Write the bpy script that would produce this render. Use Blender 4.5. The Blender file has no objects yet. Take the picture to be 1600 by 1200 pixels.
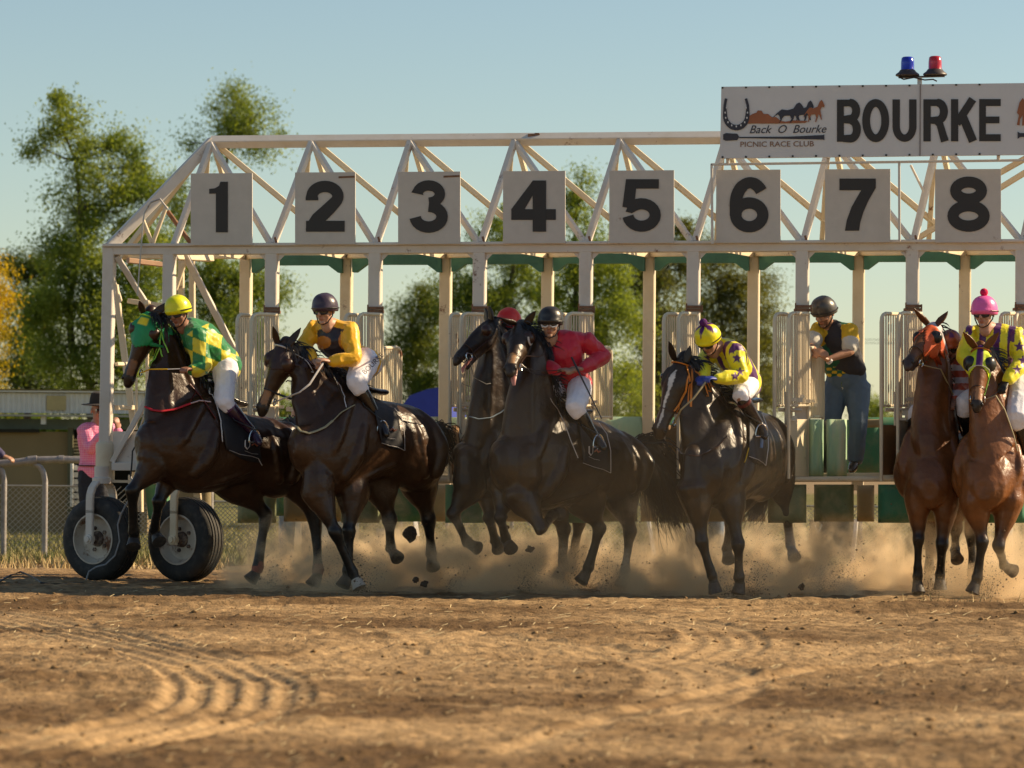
import bpy, math, random
import numpy as np
from mathutils import Vector, Matrix, noise as mnoise
from mathutils.bvhtree import BVHTree
RNG = np.random.default_rng(7); random.seed(7)
scene = bpy.context.scene
COL = scene.collection
R = math.radians
# ---------------------------------------------------------------- camera
FPX, CAMH, HOR, ROLL = 5500.0, 1.2, 712.0, R(.45)
PITCH = math.atan((HOR-600)/FPX)
cam_d = bpy.data.cameras.new('camera'); cam = bpy.data.objects.new('camera', cam_d); COL.objects.link(cam)
cam_d.sensor_width = 36; cam_d.lens = FPX/1600*36; cam_d.clip_end = 9000; cam_d.clip_start = .5
CAMR = Matrix.Rotation(math.pi/2+PITCH, 3, 'X') @ Matrix.Rotation(ROLL, 3, 'Z')
cam.matrix_world = Matrix.Translation((0, 0, CAMH)) @ CAMR.to_4x4()
cam_d.dof.use_dof = True; cam_d.dof.focus_distance = 31.0; cam_d.dof.aperture_fstop = 3.4
scene.camera = cam
# ---------------------------------------------------------------- light
SUN_AZ, SUN_EL = R(13), R(31)          # azimuth measured from +x (right) towards +y (behind the gate)
sd = Vector((math.cos(SUN_EL)*math.cos(SUN_AZ), math.cos(SUN_EL)*math.sin(SUN_AZ), math.sin(SUN_EL)))
sun_d = bpy.data.lights.new('sun', 'SUN'); sun_d.energy = 5.0; sun_d.angle = R(.55); sun_d.color = (1, .78, .50)
sun = bpy.data.objects.new('sun', sun_d); COL.objects.link(sun)
sun.rotation_euler = sd.to_track_quat('Z', 'Y').to_euler(); sun.location = (20, 10, 20)
world = bpy.data.worlds.new('World'); scene.world = world; world.use_nodes = True
wn = world.node_tree.nodes; wl = world.node_tree.links
bg = wn['Background']; sky = wn.new('ShaderNodeTexSky'); sky.sky_type = 'NISHITA'; sky.sun_disc = False
sky.sun_elevation = SUN_EL; sky.sun_rotation = math.pi/2-SUN_AZ; sky.air_density = 1.0; sky.dust_density = .3; sky.ozone_density = 1.0
tint = wn.new('ShaderNodeMix'); tint.data_type = 'RGBA'; tint.blend_type = 'MULTIPLY'; tint.inputs[0].default_value = 1
tint.inputs[7].default_value = (.99, 1.0, .95, 1)
wl.new(sky.outputs[0], tint.inputs[6]); wl.new(tint.outputs[2], bg.inputs[0]); bg.inputs[1].default_value = .072
scene.view_settings.view_transform = 'Standard'; scene.view_settings.look = 'None'
scene.view_settings.exposure = 0.64; scene.view_settings.gamma = 1.0
scene.cycles.volume_step_rate = 1.0; scene.cycles.volume_bounces = 3; scene.cycles.max_bounces = 6
scene.cycles.transparent_max_bounces = 12; scene.cycles.use_denoising = True
# ---------------------------------------------------------------- pixel <-> place (real distances in metres)
C0 = Vector((0, 0, CAMH))
def ray(u, v): return CAMR @ Vector(((u-800)/FPX, -(v-600)/FPX, -1))
def P(u, v, Y):
    d = ray(u, v); return C0 + d*(Y/d.y)
def ground_at(u, Y, z=0.0):
    p = P(u, HOR, Y); return Vector((p.x, p.y, z))
TH = R(10.5); GU = Vector((math.cos(TH), -math.sin(TH), 0)); GN = Vector((math.sin(TH), math.cos(TH), 0)); GO = Vector((0, 32.2, 0))
def GP(u, v, b=0.0):
    """point of the gate plane lying b metres behind its front"""
    d = ray(u, v); c = GO + GN*b; return C0 + d*((c-C0).dot(GN)/d.dot(GN))
# ---------------------------------------------------------------- colours and materials
def lin(h):
    if not isinstance(h, str): return tuple(h)
    h = h.lstrip('#'); o = []
    for i in (0, 2, 4):
        c = int(h[i:i+2], 16)/255; o.append(c/12.92 if c <= .04045 else ((c+.055)/1.055)**2.4)
    return tuple(o)
MATS = {}
def mat(name, color, rough=.6, metal=0.0, var=.15, scale=6.0, bump=0.0, bscale=40.0, color2=None, mix=(.45, .7), attr=None,
        sheen=0.0, coat=0.0, spec=.5, trans=0.0, emit=0.0, rust=0.0, stretch=(1, 1, 1), bdist=.01):
    if name in MATS: return MATS[name]
    m = bpy.data.materials.new(name); m.use_nodes = True; MATS[name] = m
    n, l = m.node_tree.nodes, m.node_tree.links
    b = n['Principled BSDF']
    b.inputs['Roughness'].default_value = rough; b.inputs['Metallic'].default_value = metal
    b.inputs['Specular IOR Level'].default_value = spec
    b.inputs['Sheen Weight'].default_value = sheen; b.inputs['Coat Weight'].default_value = coat; b.inputs['Coat Roughness'].default_value = .2
    b.inputs['Transmission Weight'].default_value = trans
    tc = n.new('ShaderNodeTexCoord'); mp = n.new('ShaderNodeMapping'); mp.inputs['Scale'].default_value = stretch
    l.new(tc.outputs['Object'], mp.inputs[0])
    nz = n.new('ShaderNodeTexNoise'); nz.inputs['Scale'].default_value = scale; nz.inputs['Detail'].default_value = 6; nz.inputs['Roughness'].default_value = .62
    l.new(mp.outputs[0], nz.inputs['Vector'])
    rgb = n.new('ShaderNodeRGB'); rgb.outputs[0].default_value = (*lin(color), 1); src = rgb.outputs[0]
    if attr:
        at = n.new('ShaderNodeAttribute'); at.attribute_name = attr; src = at.outputs['Color']
    if color2 is not None:
        rp = n.new('ShaderNodeMapRange'); rp.inputs['From Min'].default_value = mix[0]; rp.inputs['From Max'].default_value = mix[1]; rp.clamp = True
        l.new(nz.outputs['Fac'], rp.inputs['Value'])
        mx = n.new('ShaderNodeMix'); mx.data_type = 'RGBA'; l.new(rp.outputs[0], mx.inputs[0]); l.new(src, mx.inputs[6])
        mx.inputs[7].default_value = (*lin(color2), 1); src = mx.outputs[2]
    if rust:
        n2 = n.new('ShaderNodeTexNoise'); n2.inputs['Scale'].default_value = 3.3; n2.inputs['Detail'].default_value = 9; n2.inputs['Roughness'].default_value = .75
        l.new(tc.outputs['Object'], n2.inputs['Vector'])
        r2 = n.new('ShaderNodeMapRange'); r2.inputs['From Min'].default_value = .66-rust*.1; r2.inputs['From Max'].default_value = .72-rust*.08
        l.new(n2.outputs['Fac'], r2.inputs['Value'])
        mx = n.new('ShaderNodeMix'); mx.data_type = 'RGBA'; l.new(r2.outputs[0], mx.inputs[0]); l.new(src, mx.inputs[6])
        mx.inputs[7].default_value = (.16, .06, .025, 1); src = mx.outputs[2]
    if var:
        mr = n.new('ShaderNodeMapRange'); mr.inputs['From Min'].default_value = .25; mr.inputs['From Max'].default_value = .75
        mr.inputs['To Min'].default_value = 1-var; mr.inputs['To Max'].default_value = 1+var; l.new(nz.outputs['Fac'], mr.inputs['Value'])
        hs = n.new('ShaderNodeVectorMath'); hs.operation = 'SCALE'; l.new(src, hs.inputs[0]); l.new(mr.outputs[0], hs.inputs['Scale']); src = hs.outputs[0]
    l.new(src, b.inputs['Base Color'])
    if emit:
        l.new(src, b.inputs['Emission Color']); b.inputs['Emission Strength'].default_value = emit
    if bump:
        bz = n.new('ShaderNodeTexNoise'); bz.inputs['Scale'].default_value = bscale; bz.inputs['Detail'].default_value = 5; l.new(mp.outputs[0], bz.inputs['Vector'])
        bp = n.new('ShaderNodeBump'); bp.inputs['Strength'].default_value = bump; bp.inputs['Distance'].default_value = bdist
        l.new(bz.outputs['Fac'], bp.inputs['Height']); l.new(bp.outputs[0], b.inputs['Normal'])
    return m
# ---------------------------------------------------------------- mesh building
def perp(d, up=Vector((0, 0, 1))):
    d = d.normalized(); s = d.cross(up)
    if s.length < 1e-3: s = d.cross(Vector((0, 1, 0)))
    s.normalize(); return s, s.cross(d).normalized()
class MB:
    def __init__(s): s.v = []; s.f = []; s.c = None
    def add(s, vs, fs):
        o = len(s.v); s.v += [tuple(x) for x in vs]; s.f += [tuple(i+o for i in f) for f in fs]; return s
    def frame(s, c, ax, ay, az):
        c = Vector(c); vs = [c+ax*i+ay*j+az*k for k in (-1, 1) for j in (-1, 1) for i in (-1, 1)]
        return s.add(vs, [(0, 2, 3, 1), (4, 5, 7, 6), (0, 1, 5, 4), (2, 6, 7, 3), (0, 4, 6, 2), (1, 3, 7, 5)])
    def box(s, c, h, R_=None):
        ax, ay, az = Vector((h[0], 0, 0)), Vector((0, h[1], 0)), Vector((0, 0, h[2]))
        if R_ is not None: ax, ay, az = R_@ax, R_@ay, R_@az
        return s.frame(c, ax, ay, az)
    def beam(s, p0, p1, w, h, up=Vector((0, 0, 1)), spin=0.0):
        p0, p1 = Vector(p0), Vector(p1); d = p1-p0; a, b = perp(d, up)
        if spin: q = Matrix.Rotation(spin, 3, d.normalized()); a, b = q@a, q@b
        return s.frame((p0+p1)/2, d/2, a*w/2, b*h/2)
    def bevbeam(s, p0, p1, w, h, bev=.006, up=Vector((0, 0, 1))):
        p0, p1 = Vector(p0), Vector(p1); d = p1-p0; a, b = perp(d, up); x, y = w/2, h/2
        pr = [(-x+bev, -y), (x-bev, -y), (x, -y+bev), (x, y-bev), (x-bev, y), (-x+bev, y), (-x, y-bev), (-x, -y+bev)]
        vs = [p+a*i+b*j for p in (p0, p1) for i, j in pr]
        return s.add(vs, [(i, (i+1) % 8, 8+(i+1) % 8, 8+i) for i in range(8)]+[tuple(range(7, -1, -1)), tuple(range(8, 16))])
    def tube(s, pts, r, n=8, caps=True, flat=1.0, up=Vector((0, 0, 1))):
        pts = [Vector(p) for p in pts]; m = len(pts); rr = r if hasattr(r, '__len__') else [r]*m
        vs = []; pa = None
        for i, p in enumerate(pts):
            d = pts[min(i+1, m-1)]-pts[max(i-1, 0)]
            if d.length < 1e-9: d = Vector((0, 0, 1))
            d.normalize()
            if pa is None: a, b = perp(d, up)
            else:
                a = pa-d*pa.dot(d)
                if a.length < 1e-4: a, b = perp(d, up)
                a.normalize(); b = a.cross(d)
            pa = a
            vs += [p+(a*math.cos(t)+b*math.sin(t)*flat)*rr[i] for t in (2*math.pi*k/n for k in range(n))]
        fs = [(i*n+k, i*n+(k+1) % n, (i+1)*n+(k+1) % n, (i+1)*n+k) for i in range(m-1) for k in range(n)]
        if caps: fs += [tuple(range(n-1, -1, -1)), tuple(range((m-1)*n, m*n))]
        return s.add(vs, fs)
    def rings(s, rings, caps=True):
        n = len(rings[0]); vs = [p for r_ in rings for p in r_]; m = len(rings)
        fs = [(i*n+k, i*n+(k+1) % n, (i+1)*n+(k+1) % n, (i+1)*n+k) for i in range(m-1) for k in range(n)]
        if caps: fs += [tuple(range(n-1, -1, -1)), tuple(range((m-1)*n, m*n))]
        return s.add(vs, fs)
    def lathe(s, o, d, prof, n=24, caps=True):
        o, d = Vector(o), Vector(d).normalized(); a, b = perp(d)
        return s.rings([[o+d*h+(a*math.cos(t)+b*math.sin(t))*max(r_, 1e-4) for t in (2*math.pi*k/n for k in range(n))] for h, r_ in prof], caps)
    def plate(s, poly, nrm, t):
        """a flat polygon given its own thickness t along nrm"""
        poly = [Vector(p) for p in poly]; n = len(poly); nrm = Vector(nrm).normalized()*t
        return s.add(poly+[p+nrm for p in poly], [tuple(range(n-1, -1, -1)), tuple(range(n, 2*n))]+[(i, (i+1) % n, n+(i+1) % n, n+i) for i in range(n)])
    def sphere(s, c, r, n=10, m=7, R_=None):
        c = Vector(c); r = Vector(r) if hasattr(r, '__len__') else Vector((r, r, r)); rg = []
        for j in range(m+1):
            ph = math.pi*(.02+.96*j/m); rg.append([])
            for k in range(n):
                q = Vector((r.x*math.sin(ph)*math.cos(2*math.pi*k/n), r.y*math.sin(ph)*math.sin(2*math.pi*k/n), r.z*math.cos(ph)))
                rg[-1].append(c+(R_@q if R_ is not None else q))
        return s.rings(rg)
    def mesh(s, name='m'):
        me = bpy.data.meshes.new(name); me.from_pydata(s.v, [], s.f); me.update(); return me
def tag(o, label=None, cat=None, group=None, kind=None):
    if label: o['label'] = label
    if cat: o['category'] = cat
    if group: o['group'] = group
    if kind: o['kind'] = kind
    return o
def fixn(me):
    import bmesh
    bm = bmesh.new(); bm.from_mesh(me); bmesh.ops.recalc_face_normals(bm, faces=bm.faces[:]); bm.to_mesh(me); bm.free()
def obj(name, mb, m, parent=None, smooth=False, fix=True):
    me = mb.mesh(name) if isinstance(mb, MB) else mb
    if isinstance(mb, MB) and fix: fixn(me)
    if m is not None and not me.materials: me.materials.append(m)
    if smooth: me.shade_smooth() if smooth is True else me.shade_auto(smooth)
    o = bpy.data.objects.new(name, me); COL.objects.link(o)
    if parent is not None: adopt(o, parent)
    return o
def autosmooth(me, ang):
    me.shade_smooth()
    try: me.set_sharp_from_angle(angle=ang)
    except Exception: pass
def sobj(name, mb, m, parent=None, ang=R(40)):
    o = obj(name, mb, m, parent); autosmooth(o.data, ang); return o
ROOTLOC = {}
def adopt(o, parent):
    o.parent = parent
    loc = ROOTLOC.get(parent.name)
    if loc is not None: o.matrix_parent_inverse = Matrix.Translation(-loc)
def thing(name, loc, label, cat, group=None):
    o = bpy.data.objects.new(name, None); COL.objects.link(o); o.location = loc; o.empty_display_size = .2
    ROOTLOC[o.name] = Vector(loc); tag(o, label, cat, group); return o
def copy_thing(r, offset, label, group=None):
    c = r.copy(); COL.objects.link(c); c.location = Vector(r.location)+Vector(offset); c['label'] = label
    if group: c['group'] = group
    for ch in list(r.children):
        d = ch.copy(); COL.objects.link(d); d.parent = c
        for g in list(ch.children):
            e = g.copy(); COL.objects.link(e); e.parent = d
    return c
def np_mesh(name, V, Fq, uvcol=None):
    me = bpy.data.meshes.new(name); k = Fq.shape[1]
    me.vertices.add(len(V)); me.vertices.foreach_set('co', np.asarray(V, np.float32).ravel())
    me.loops.add(Fq.size); me.loops.foreach_set('vertex_index', Fq.astype(np.int32).ravel())
    me.polygons.add(len(Fq)); me.polygons.foreach_set('loop_start', np.arange(0, Fq.size, k, dtype=np.int32))
    me.update(calc_edges=True)
    return me
def vcol(me, C, name='Col'):
    a = me.color_attributes.new(name, 'FLOAT_COLOR', 'POINT'); C = np.asarray(C, np.float32)
    if C.shape[1] == 3: C = np.hstack([C, np.ones((len(C), 1), np.float32)])
    a.data.foreach_set('color', C.ravel())
def vnoise(x, y, seed=0):
    xi, yi = np.floor(x).astype(np.int64), np.floor(y).astype(np.int64); fx, fy = x-xi, y-yi
    def h(a, b):
        n = (a*374761393+b*668265263+seed*982451653) & 0x7fffffff; n = ((n ^ (n >> 13))*1274126177) & 0x7fffffff
        return ((n ^ (n >> 16)) & 0xffff)/65535.0
    sx, sy = fx*fx*(3-2*fx), fy*fy*(3-2*fy)
    return (h(xi, yi)*(1-sx)+h(xi+1, yi)*sx)*(1-sy)+(h(xi, yi+1)*(1-sx)+h(xi+1, yi+1)*sx)*sy-.5
# ================================================================ ground
def track_height(X, Y):
    h = .022*vnoise(X*.9, Y*.55, 1)+.018*vnoise(X*2.3+7, Y*1.6, 2)+.016*vnoise(X*6, Y*5, 3)+.016*vnoise(X*15, Y*13, 4)+.013*vnoise(X*31, Y*22, 5)
    # ridge the horses stand behind
    h += .030*np.exp(-((Y-28.6-.25*np.sin(X*.7))/.35)**2)*(1+.8*vnoise(X*3, Y*2, 8))
    # curved harrow and wheel marks sweeping through the foreground
    TW = np.zeros(X.shape)
    def track(px, hw, n, depth, seed, flat=.012):
        """wheel and harrow grooves following a path given in photo pixels laid on the ground"""
        P_ = []
        for u, v in px: d = ray(u, v); t = -CAMH/d.z; P_.append((d.x*t, d.y*t))
        P_ = np.array(P_); q = []
        for a in range(len(P_)-1):
            p0, p1, p2, p3 = P_[max(a-1, 0)], P_[a], P_[a+1], P_[min(a+2, len(P_)-1)]
            for t in np.arange(0, 1, .125): q.append(.5*((2*p1)+(-p0+p2)*t+(2*p0-5*p1+4*p2-p3)*t*t+(-p0+3*p1-3*p2+p3)*t**3))
        q = np.array(q+[P_[-1]]); best = np.full(X.shape, 9e9); sg = np.zeros(X.shape); al = np.zeros(X.shape)
        box = (X > q[:, 0].min()-hw-.1) & (X < q[:, 0].max()+hw+.1) & (Y > q[:, 1].min()-hw-.1) & (Y < q[:, 1].max()+hw+.1); bx_, by_ = X[box], Y[box]; bb = np.full(bx_.shape, 9e9); bs = np.zeros(bx_.shape); ba = np.zeros(bx_.shape)
        for k in range(len(q)-1):
            a, b = q[k], q[k+1]; d = b-a; L = np.hypot(*d)+1e-9; t = np.clip(((bx_-a[0])*d[0]+(by_-a[1])*d[1])/L**2, 0, 1); ex, ey = bx_-a[0]-d[0]*t, by_-a[1]-d[1]*t; dd = np.hypot(ex, ey); m = dd < bb; bb[m] = dd[m]; bs[m] = (np.sign(d[0]*ey-d[1]*ex)*dd)[m]; ba[m] = (k+t)[m]
        w = np.clip((hw-bb)/.07, 0, 1)*np.clip(ba/4, 0, 1)*np.clip((len(q)-1-ba)/4, 0, 1); am = .35+1.1*np.clip(vnoise(bx_*1.4, by_*.9, seed)+.5, 0, 1)
        g = np.sin(bs/hw*n*math.pi+.9*vnoise(bx_*2.2, by_*2.2, seed+1)*2); TW[box] = np.maximum(TW[box], w); h[box] = h[box]*(1-.55*w)+w*(depth*am*(np.maximum(g, -.6)-.2)-flat)+.010*np.exp(-((bb-hw)/.05)**2)*np.clip(ba/4, 0, 1)*np.clip((len(q)-1-ba)/4, 0, 1)
    track([(-420, 930), (-60, 955), (90, 982), (230, 1012), (330, 1042), (372, 1078), (330, 1118), (200, 1150), (20, 1180)], .40, 5.5, .0115, 31)
    track([(560, 975), (760, 1000), (960, 1022), (1090, 1050), (1090, 1085), (960, 1112), (700, 1130), (420, 1150)], .34, 4.5, .006, 41, .008)
    track([(900, 955), (1060, 972), (1130, 995), (1120, 1020), (1040, 1040)], .30, 4.0, .007, 51, .006)
    track([(-200, 1010), (160, 1040), (420, 1030), (900, 975), (1500, 955), (1900, 950)], .12, 1.0, .010, 61, .010)
    track([(1700, 1020), (1300, 1045), (1000, 1110), (760, 1190)], .13, 1.0, .010, 71, .012)
    track([(-100, 1180), (500, 1100), (1100, 1120), (1750, 1150)], .16, 1.5, .008, 81, .010)
    h += .016*np.sin((Y-.35*X)*9+2*vnoise(X*.6, Y*.8, 21))*np.clip(vnoise(X*.35+4, Y*.5, 22)*5, 0, 1)
    TRK[0] = TW; return h
TRK = [None]
def make_track():
    ny, nx = 760, 660
    y = 11.5*(37.0/11.5)**np.linspace(0, 1, ny); s = np.linspace(-1, 1, nx)
    Yg, S = np.meshgrid(y, s, indexing='ij'); X = S*(.165*Yg+1.4)
    Z = track_height(X, Yg)
    tw = TRK[0]; n1 = vnoise(X*.55, Yg*.8, 91)+.6*vnoise(X*2.1, Yg*2.6, 92)+.35*vnoise(X*7, Yg*8, 93); k = np.clip(.38+n1*1.25+tw*.5, 0, 1)[..., None]; n2 = (1+.5*vnoise(X*18, Yg*18, 94))[..., None]
    CC = (np.array([.135, .080, .037])*(1-k)+np.array([.38, .25, .125])*k)*n2
    e = np.clip((1-np.abs(S))/.02, 0, 1)*np.clip((37-Yg)/1.0, 0, 1); Z = Z*e-.02*(1-e)
    V = np.stack([X, Yg, Z], -1).reshape(-1, 3)
    i = np.arange((ny-1)*nx).reshape(ny-1, nx)[:, :-1].ravel()
    me = np_mesh('dirt_track', V, np.stack([i, i+1, i+nx+1, i+nx], 1)); vcol(me, CC.reshape(-1, 3)); me.shade_smooth()
    m = mat('dirt', (1, 1, 1), attr='Col', rough=.95, var=.42, scale=14, bump=.9, bscale=55, spec=.12, bdist=.014)
    o = obj('dirt_track', me, m); tag(o, kind='structure'); return o
make_track()
def flat(name, x0, x1, y0, y1, z, m, n=1):
    b = MB(); b.add([(x0, y0, z), (x1, y0, z), (x1, y1, z), (x0, y1, z)], [(0, 1, 2, 3)])
    o = obj(name, b, m, fix=False); tag(o, kind='structure'); return o
flat('ground', -3000, 3000, -60, 6000, -.03, mat('far_dirt', (.27, .18, .10), rough=.95, var=.25, scale=.5, color2=(.20, .17, .08), spec=.15))
flat('grass_verge', -60, 60, 38.6, 120, -.022, mat('verge', (.13, .13, .035), rough=.95, var=.3, scale=2.0, color2=(.25, .19, .09), spec=.1))
def scatter():
    # clods and stones lying on the track (far too many to count)
    rg = np.random.default_rng(3); n = 3600
    t = rg.random(n); Y = 12.5*(34/12.5)**t; X = (rg.random(n)*2-1)*(.165*Y+1.0)
    r = .003+.017*rg.random(n)**7+.0003*Y*.3; Z = track_height(X, Y)
    base = np.array([(1, 0, 0), (-1, 0, 0), (0, 1, 0), (0, -1, 0), (0, 0, 1), (0, 0, -1)], float)
    tri = np.array([(4, 0, 2), (4, 2, 1), (4, 1, 3), (4, 3, 0), (5, 2, 0), (5, 1, 2), (5, 3, 1), (5, 0, 3)])
    V = base[None]*r[:, None, None]*rg.uniform(.55, 1.5, (n, 6, 1))*np.array([1.2, 1, .7])+np.stack([X, Y, Z+r*.3], 1)[:, None]
    F = (tri[None]+np.arange(n)[:, None, None]*6).reshape(-1, 3)
    o = obj('loose_clods', np_mesh('loose_clods', V.reshape(-1, 3), F), mat('clod', (.23, .145, .07), rough=.95, var=.35, scale=9, spec=.1)); tag(o, kind='stuff', label='loose clods and stones scattered over the dirt track')
    # straw and dry stems
    n = 1500; t = rg.random(n)**1.0; Y = 13*(33/13)**t; X = (rg.random(n)*2-1)*(.165*Y+1.0); Z = track_height(X, Y)+.004
    a = rg.random(n)*math.pi; L = rg.uniform(.015, .055, n)*(Y/22); w = .0018*(Y/18); tilt = rg.uniform(0, .35, n)
    d = np.stack([np.cos(a), np.sin(a), tilt], 1)*L[:, None]; q = np.stack([-np.sin(a), np.cos(a), np.zeros(n)+.6], 1)*w[:, None]; c = np.stack([X, Y, Z+.002], 1)
    V = np.stack([c-d-q, c+d-q, c+d+q, c-d+q], 1).reshape(-1, 3); F = np.arange(n*4).reshape(n, 4)
    o = obj('straw', np_mesh('straw', V, F), mat('straw', (.55, .42, .22), rough=.8, var=.3, scale=20)); tag(o, kind='stuff', label='pale straw bits lying on the dirt')
    # grass: verge under the rail and behind the gate
    def grass(name, boxes, n, h0, h1, m, lab):
        Vs = []
        for (x0, x1, y0, y1, k) in boxes:
            X = rg.uniform(x0, x1, k); Y = y0+(y1-y0)*rg.random(k); a = rg.random(k)*math.pi; h = rg.uniform(h0, h1, k); w = .010
            q = np.stack([np.cos(a), np.sin(a), np.zeros(k)], 1)*w; l = np.stack([rg.normal(0, .35, k), rg.normal(0, .35, k), np.ones(k)], 1)*h[:, None]
            c = np.stack([X, Y, np.full(k, -.03)], 1); Vs.append(np.stack([c-q, c+q, c+l], 1).reshape(-1, 3))
        V = np.concatenate(Vs); o = obj(name, np_mesh(name, V, np.arange(len(V)).reshape(-1, 3)), m); tag(o, kind='stuff', label=lab)
    gm = mat('grass_blade', (.15, .17, .035), rough=.8, var=.4, scale=1.2, color2=(.30, .24, .10), mix=(.38, .60))
    grass('grass', [(-7.5, 8, 38.7, 42, 16000), (-9, 10, 42, 50, 22000), (-12, 12, 50, 62, 12000)], 0, .04, .13, gm, 'short mixed green and dry grass behind the running rail')
    grass('dry_tufts', [(-6.5, -3.0, 36.5, 39, 900), (3.2, 4.4, 28.9, 29.3, 40), (2.5, 7, 34.5, 38, 500)], 0, .05, .16, mat('dry_grass', (.45, .33, .15), rough=.8, var=.3), 'dry grass tufts at the edge of the dirt')
scatter()
# ================================================================ starting gate
white = mat('gate_white', (.66, .60, .53), rough=.55, var=.07, scale=4, color2=(.54, .47, .38), mix=(.5, .75), rust=.55, bump=.05, bscale=30)
cream = mat('gate_cream', (.70, .60, .43), rough=.55, var=.08, scale=4, color2=(.58, .47, .31), mix=(.5, .75), rust=.5, bump=.05, bscale=30)
steel = mat('galvanised', (.42, .40, .37), rough=.45, metal=.5, var=.2, scale=25, rust=.3)
rusty = mat('rusty_steel', (.22, .11, .06), rough=.85, var=.4, scale=20)
panelm = mat('panel_white', (.56, .51, .45), rough=.6, var=.07, scale=8, rust=.12, bump=.05)
black = mat('black_print', (.030, .026, .024), rough=.6, var=.1)
greenpad = mat('green_padding', (.05, .22, .115), rough=.65, var=.3, scale=5, color2=(.12, .18, .10), bump=.4, bscale=12)
olivepad = mat('olive_padding', (.18, .21, .10), rough=.7, var=.35, scale=5, color2=(.28, .24, .12), bump=.4, bscale=12)
tanpad = mat('tan_padding', (.30, .24, .13), rough=.7, var=.3, scale=5, color2=(.20, .16, .08), bump=.4, bscale=12)
palepad = mat('faded_green_canvas', (.34, .52, .34), rough=.7, var=.2, scale=3.5, color2=(.55, .50, .33), mix=(.45, .62), bump=.5, bscale=9, stretch=(1, 1, .25))
rubber = mat('rubber', (.022, .021, .020), rough=.75, var=.35, scale=14, color2=(.06, .05, .04), mix=(.5, .8), bump=.2)
gate = thing('starting_gate', GP(800, 912), 'long white steel starting gate with eight numbered stalls standing behind the leaping horses', 'starting gate')
Z0 = 3.13
def down(p, z): return Vector((p.x, p.y, z))
FU = [265, 425.5, 587, 750, 916, 1084, 1254, 1426, 1597, 1771]
BU = [228, 385, 542, 697, 856, 1015, 1178, 1342, 1508, 1675]
TU = [330, 487, 641, 804, 969, 1134, 1299, 1466, 1634]
# lower front beam: a ledge above and the deep box below
pL, pR = GP(163, 391), GP(1850, 384)
b = MB(); b.bevbeam(GP(163, 392.5, .06)+GU*0, GP(1850, 383.5, .06), .12, .075); obj('front_beam', b, white, gate)
b = MB(); b.bevbeam(GP(163, 383.6, .03), GP(1850, 375.2, .03), .13, .028); obj('beam_ledge', b, white, gate)
# diamond-set top beam
b = MB(); b.bevbeam(GP(330, 222, .65), GP(1850, 209, .65), .092, .092, .006, Vector((0, -1, 1)).normalized()); obj('top_beam', b, white, gate)
b = MB(); b.bevbeam(GP(172, 386, .1), GP(332, 221, .65), .085, .10); obj('end_rafter', b, white, gate)
b = MB(); b.bevbeam(GP(190, 402, 1.25), GP(325, 226, .65), .06, .06); obj('end_rafter', b, cream, gate)
# rear beam, green padded arch between the rear posts
b = MB(); b.bevbeam(GP(190, 401, 1.3), GP(1850, 393, 1.3), .09, .05); obj('rear_beam', b, cream, gate)
for i in range(1, len(BU)-1):
    u0, u1 = BU[i], BU[i+1]; v = 400-i*.9; b = MB(); h = (u1-u0)
    pts = [(u0+8, v), (u1-8, v), (u1-8, v+27), (u1-14, v+27), (u1-30, v+15), (u0+30, v+15), (u0+14, v+27), (u0+8, v+27)]
    b.plate([GP(x, y, 1.18) for x, y in pts], GN, .10); obj('padded_arch', b, mat('arch_green', (.05, .17, .12), rough=.6, var=.25, scale=4, bump=.3), gate)
for i, u in enumerate(FU):
    v = 396-i*.8; t = GP(u, v, .06)
    if i: b = MB(); b.bevbeam(t, down(t, 1.02), .115, .115, .008, GN); obj('front_post', b, white, gate)
    else: b = MB(); b.bevbeam(t, down(t, .95), .105, .115, .008, GN); obj('front_post', b, white, gate)
    if i:
        b = MB(); e = GP(u, 488-i*.6, .06); b.box(e, (.075, .075, .012)); b.box(e+Vector((0, -.02, .03)), (.062, .06, .012))
        b.tube([e+Vector((-.07, -.08, -.02)), e+Vector((-.07, -.08, .06))], .007, 6); b.tube([e+Vector((.07, -.08, -.02)), e+Vector((.07, -.08, .045))], .008, 6)
        obj('hinge_bracket', b, rusty, gate)
        for sg in (-1, 1):
            b = MB(); p = GP(u+sg*9.8, v+.5, .03); q = GP(u+sg*22, v+.5, .03); r_ = GP(u+sg*9.8, v+13, .03)
            b.plate([p, q, r_], GN, .012); obj('gusset', b, white, gate)
        b = MB(); c = GP(u+4, 371-i*.5, -.02); b.tube([c, c+Vector((.02, 0, -.07))], .012, 6); obj('beam_bolt', b, rusty, gate)
for i, u in enumerate(BU):
    if i == 0: continue
    t = GP(u, 401-i*.9, 1.3); b = MB(); b.bevbeam(t, down(t, .9), .108, .108, .008, GN); obj('rear_post', b, cream, gate)
    # stall divider beams running back to the rear post, and its lit web plate
    f = GP(FU[i], 399-i*.8, .1); b = MB(); b.bevbeam(f, t, .04, .06); obj('divider_beam', b, cream, gate)
    f2 = GP(BU[i]-58+i*.5, 396-i*.9, .14); f3 = GP(BU[i]-2, 398-i*.9, 1.22); b = MB()
    b.plate([f2, f3, f3-Vector((0, 0, .055)), f2-Vector((0, 0, .01))], GU, .012); obj('divider_plate', b, cream, gate)
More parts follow.
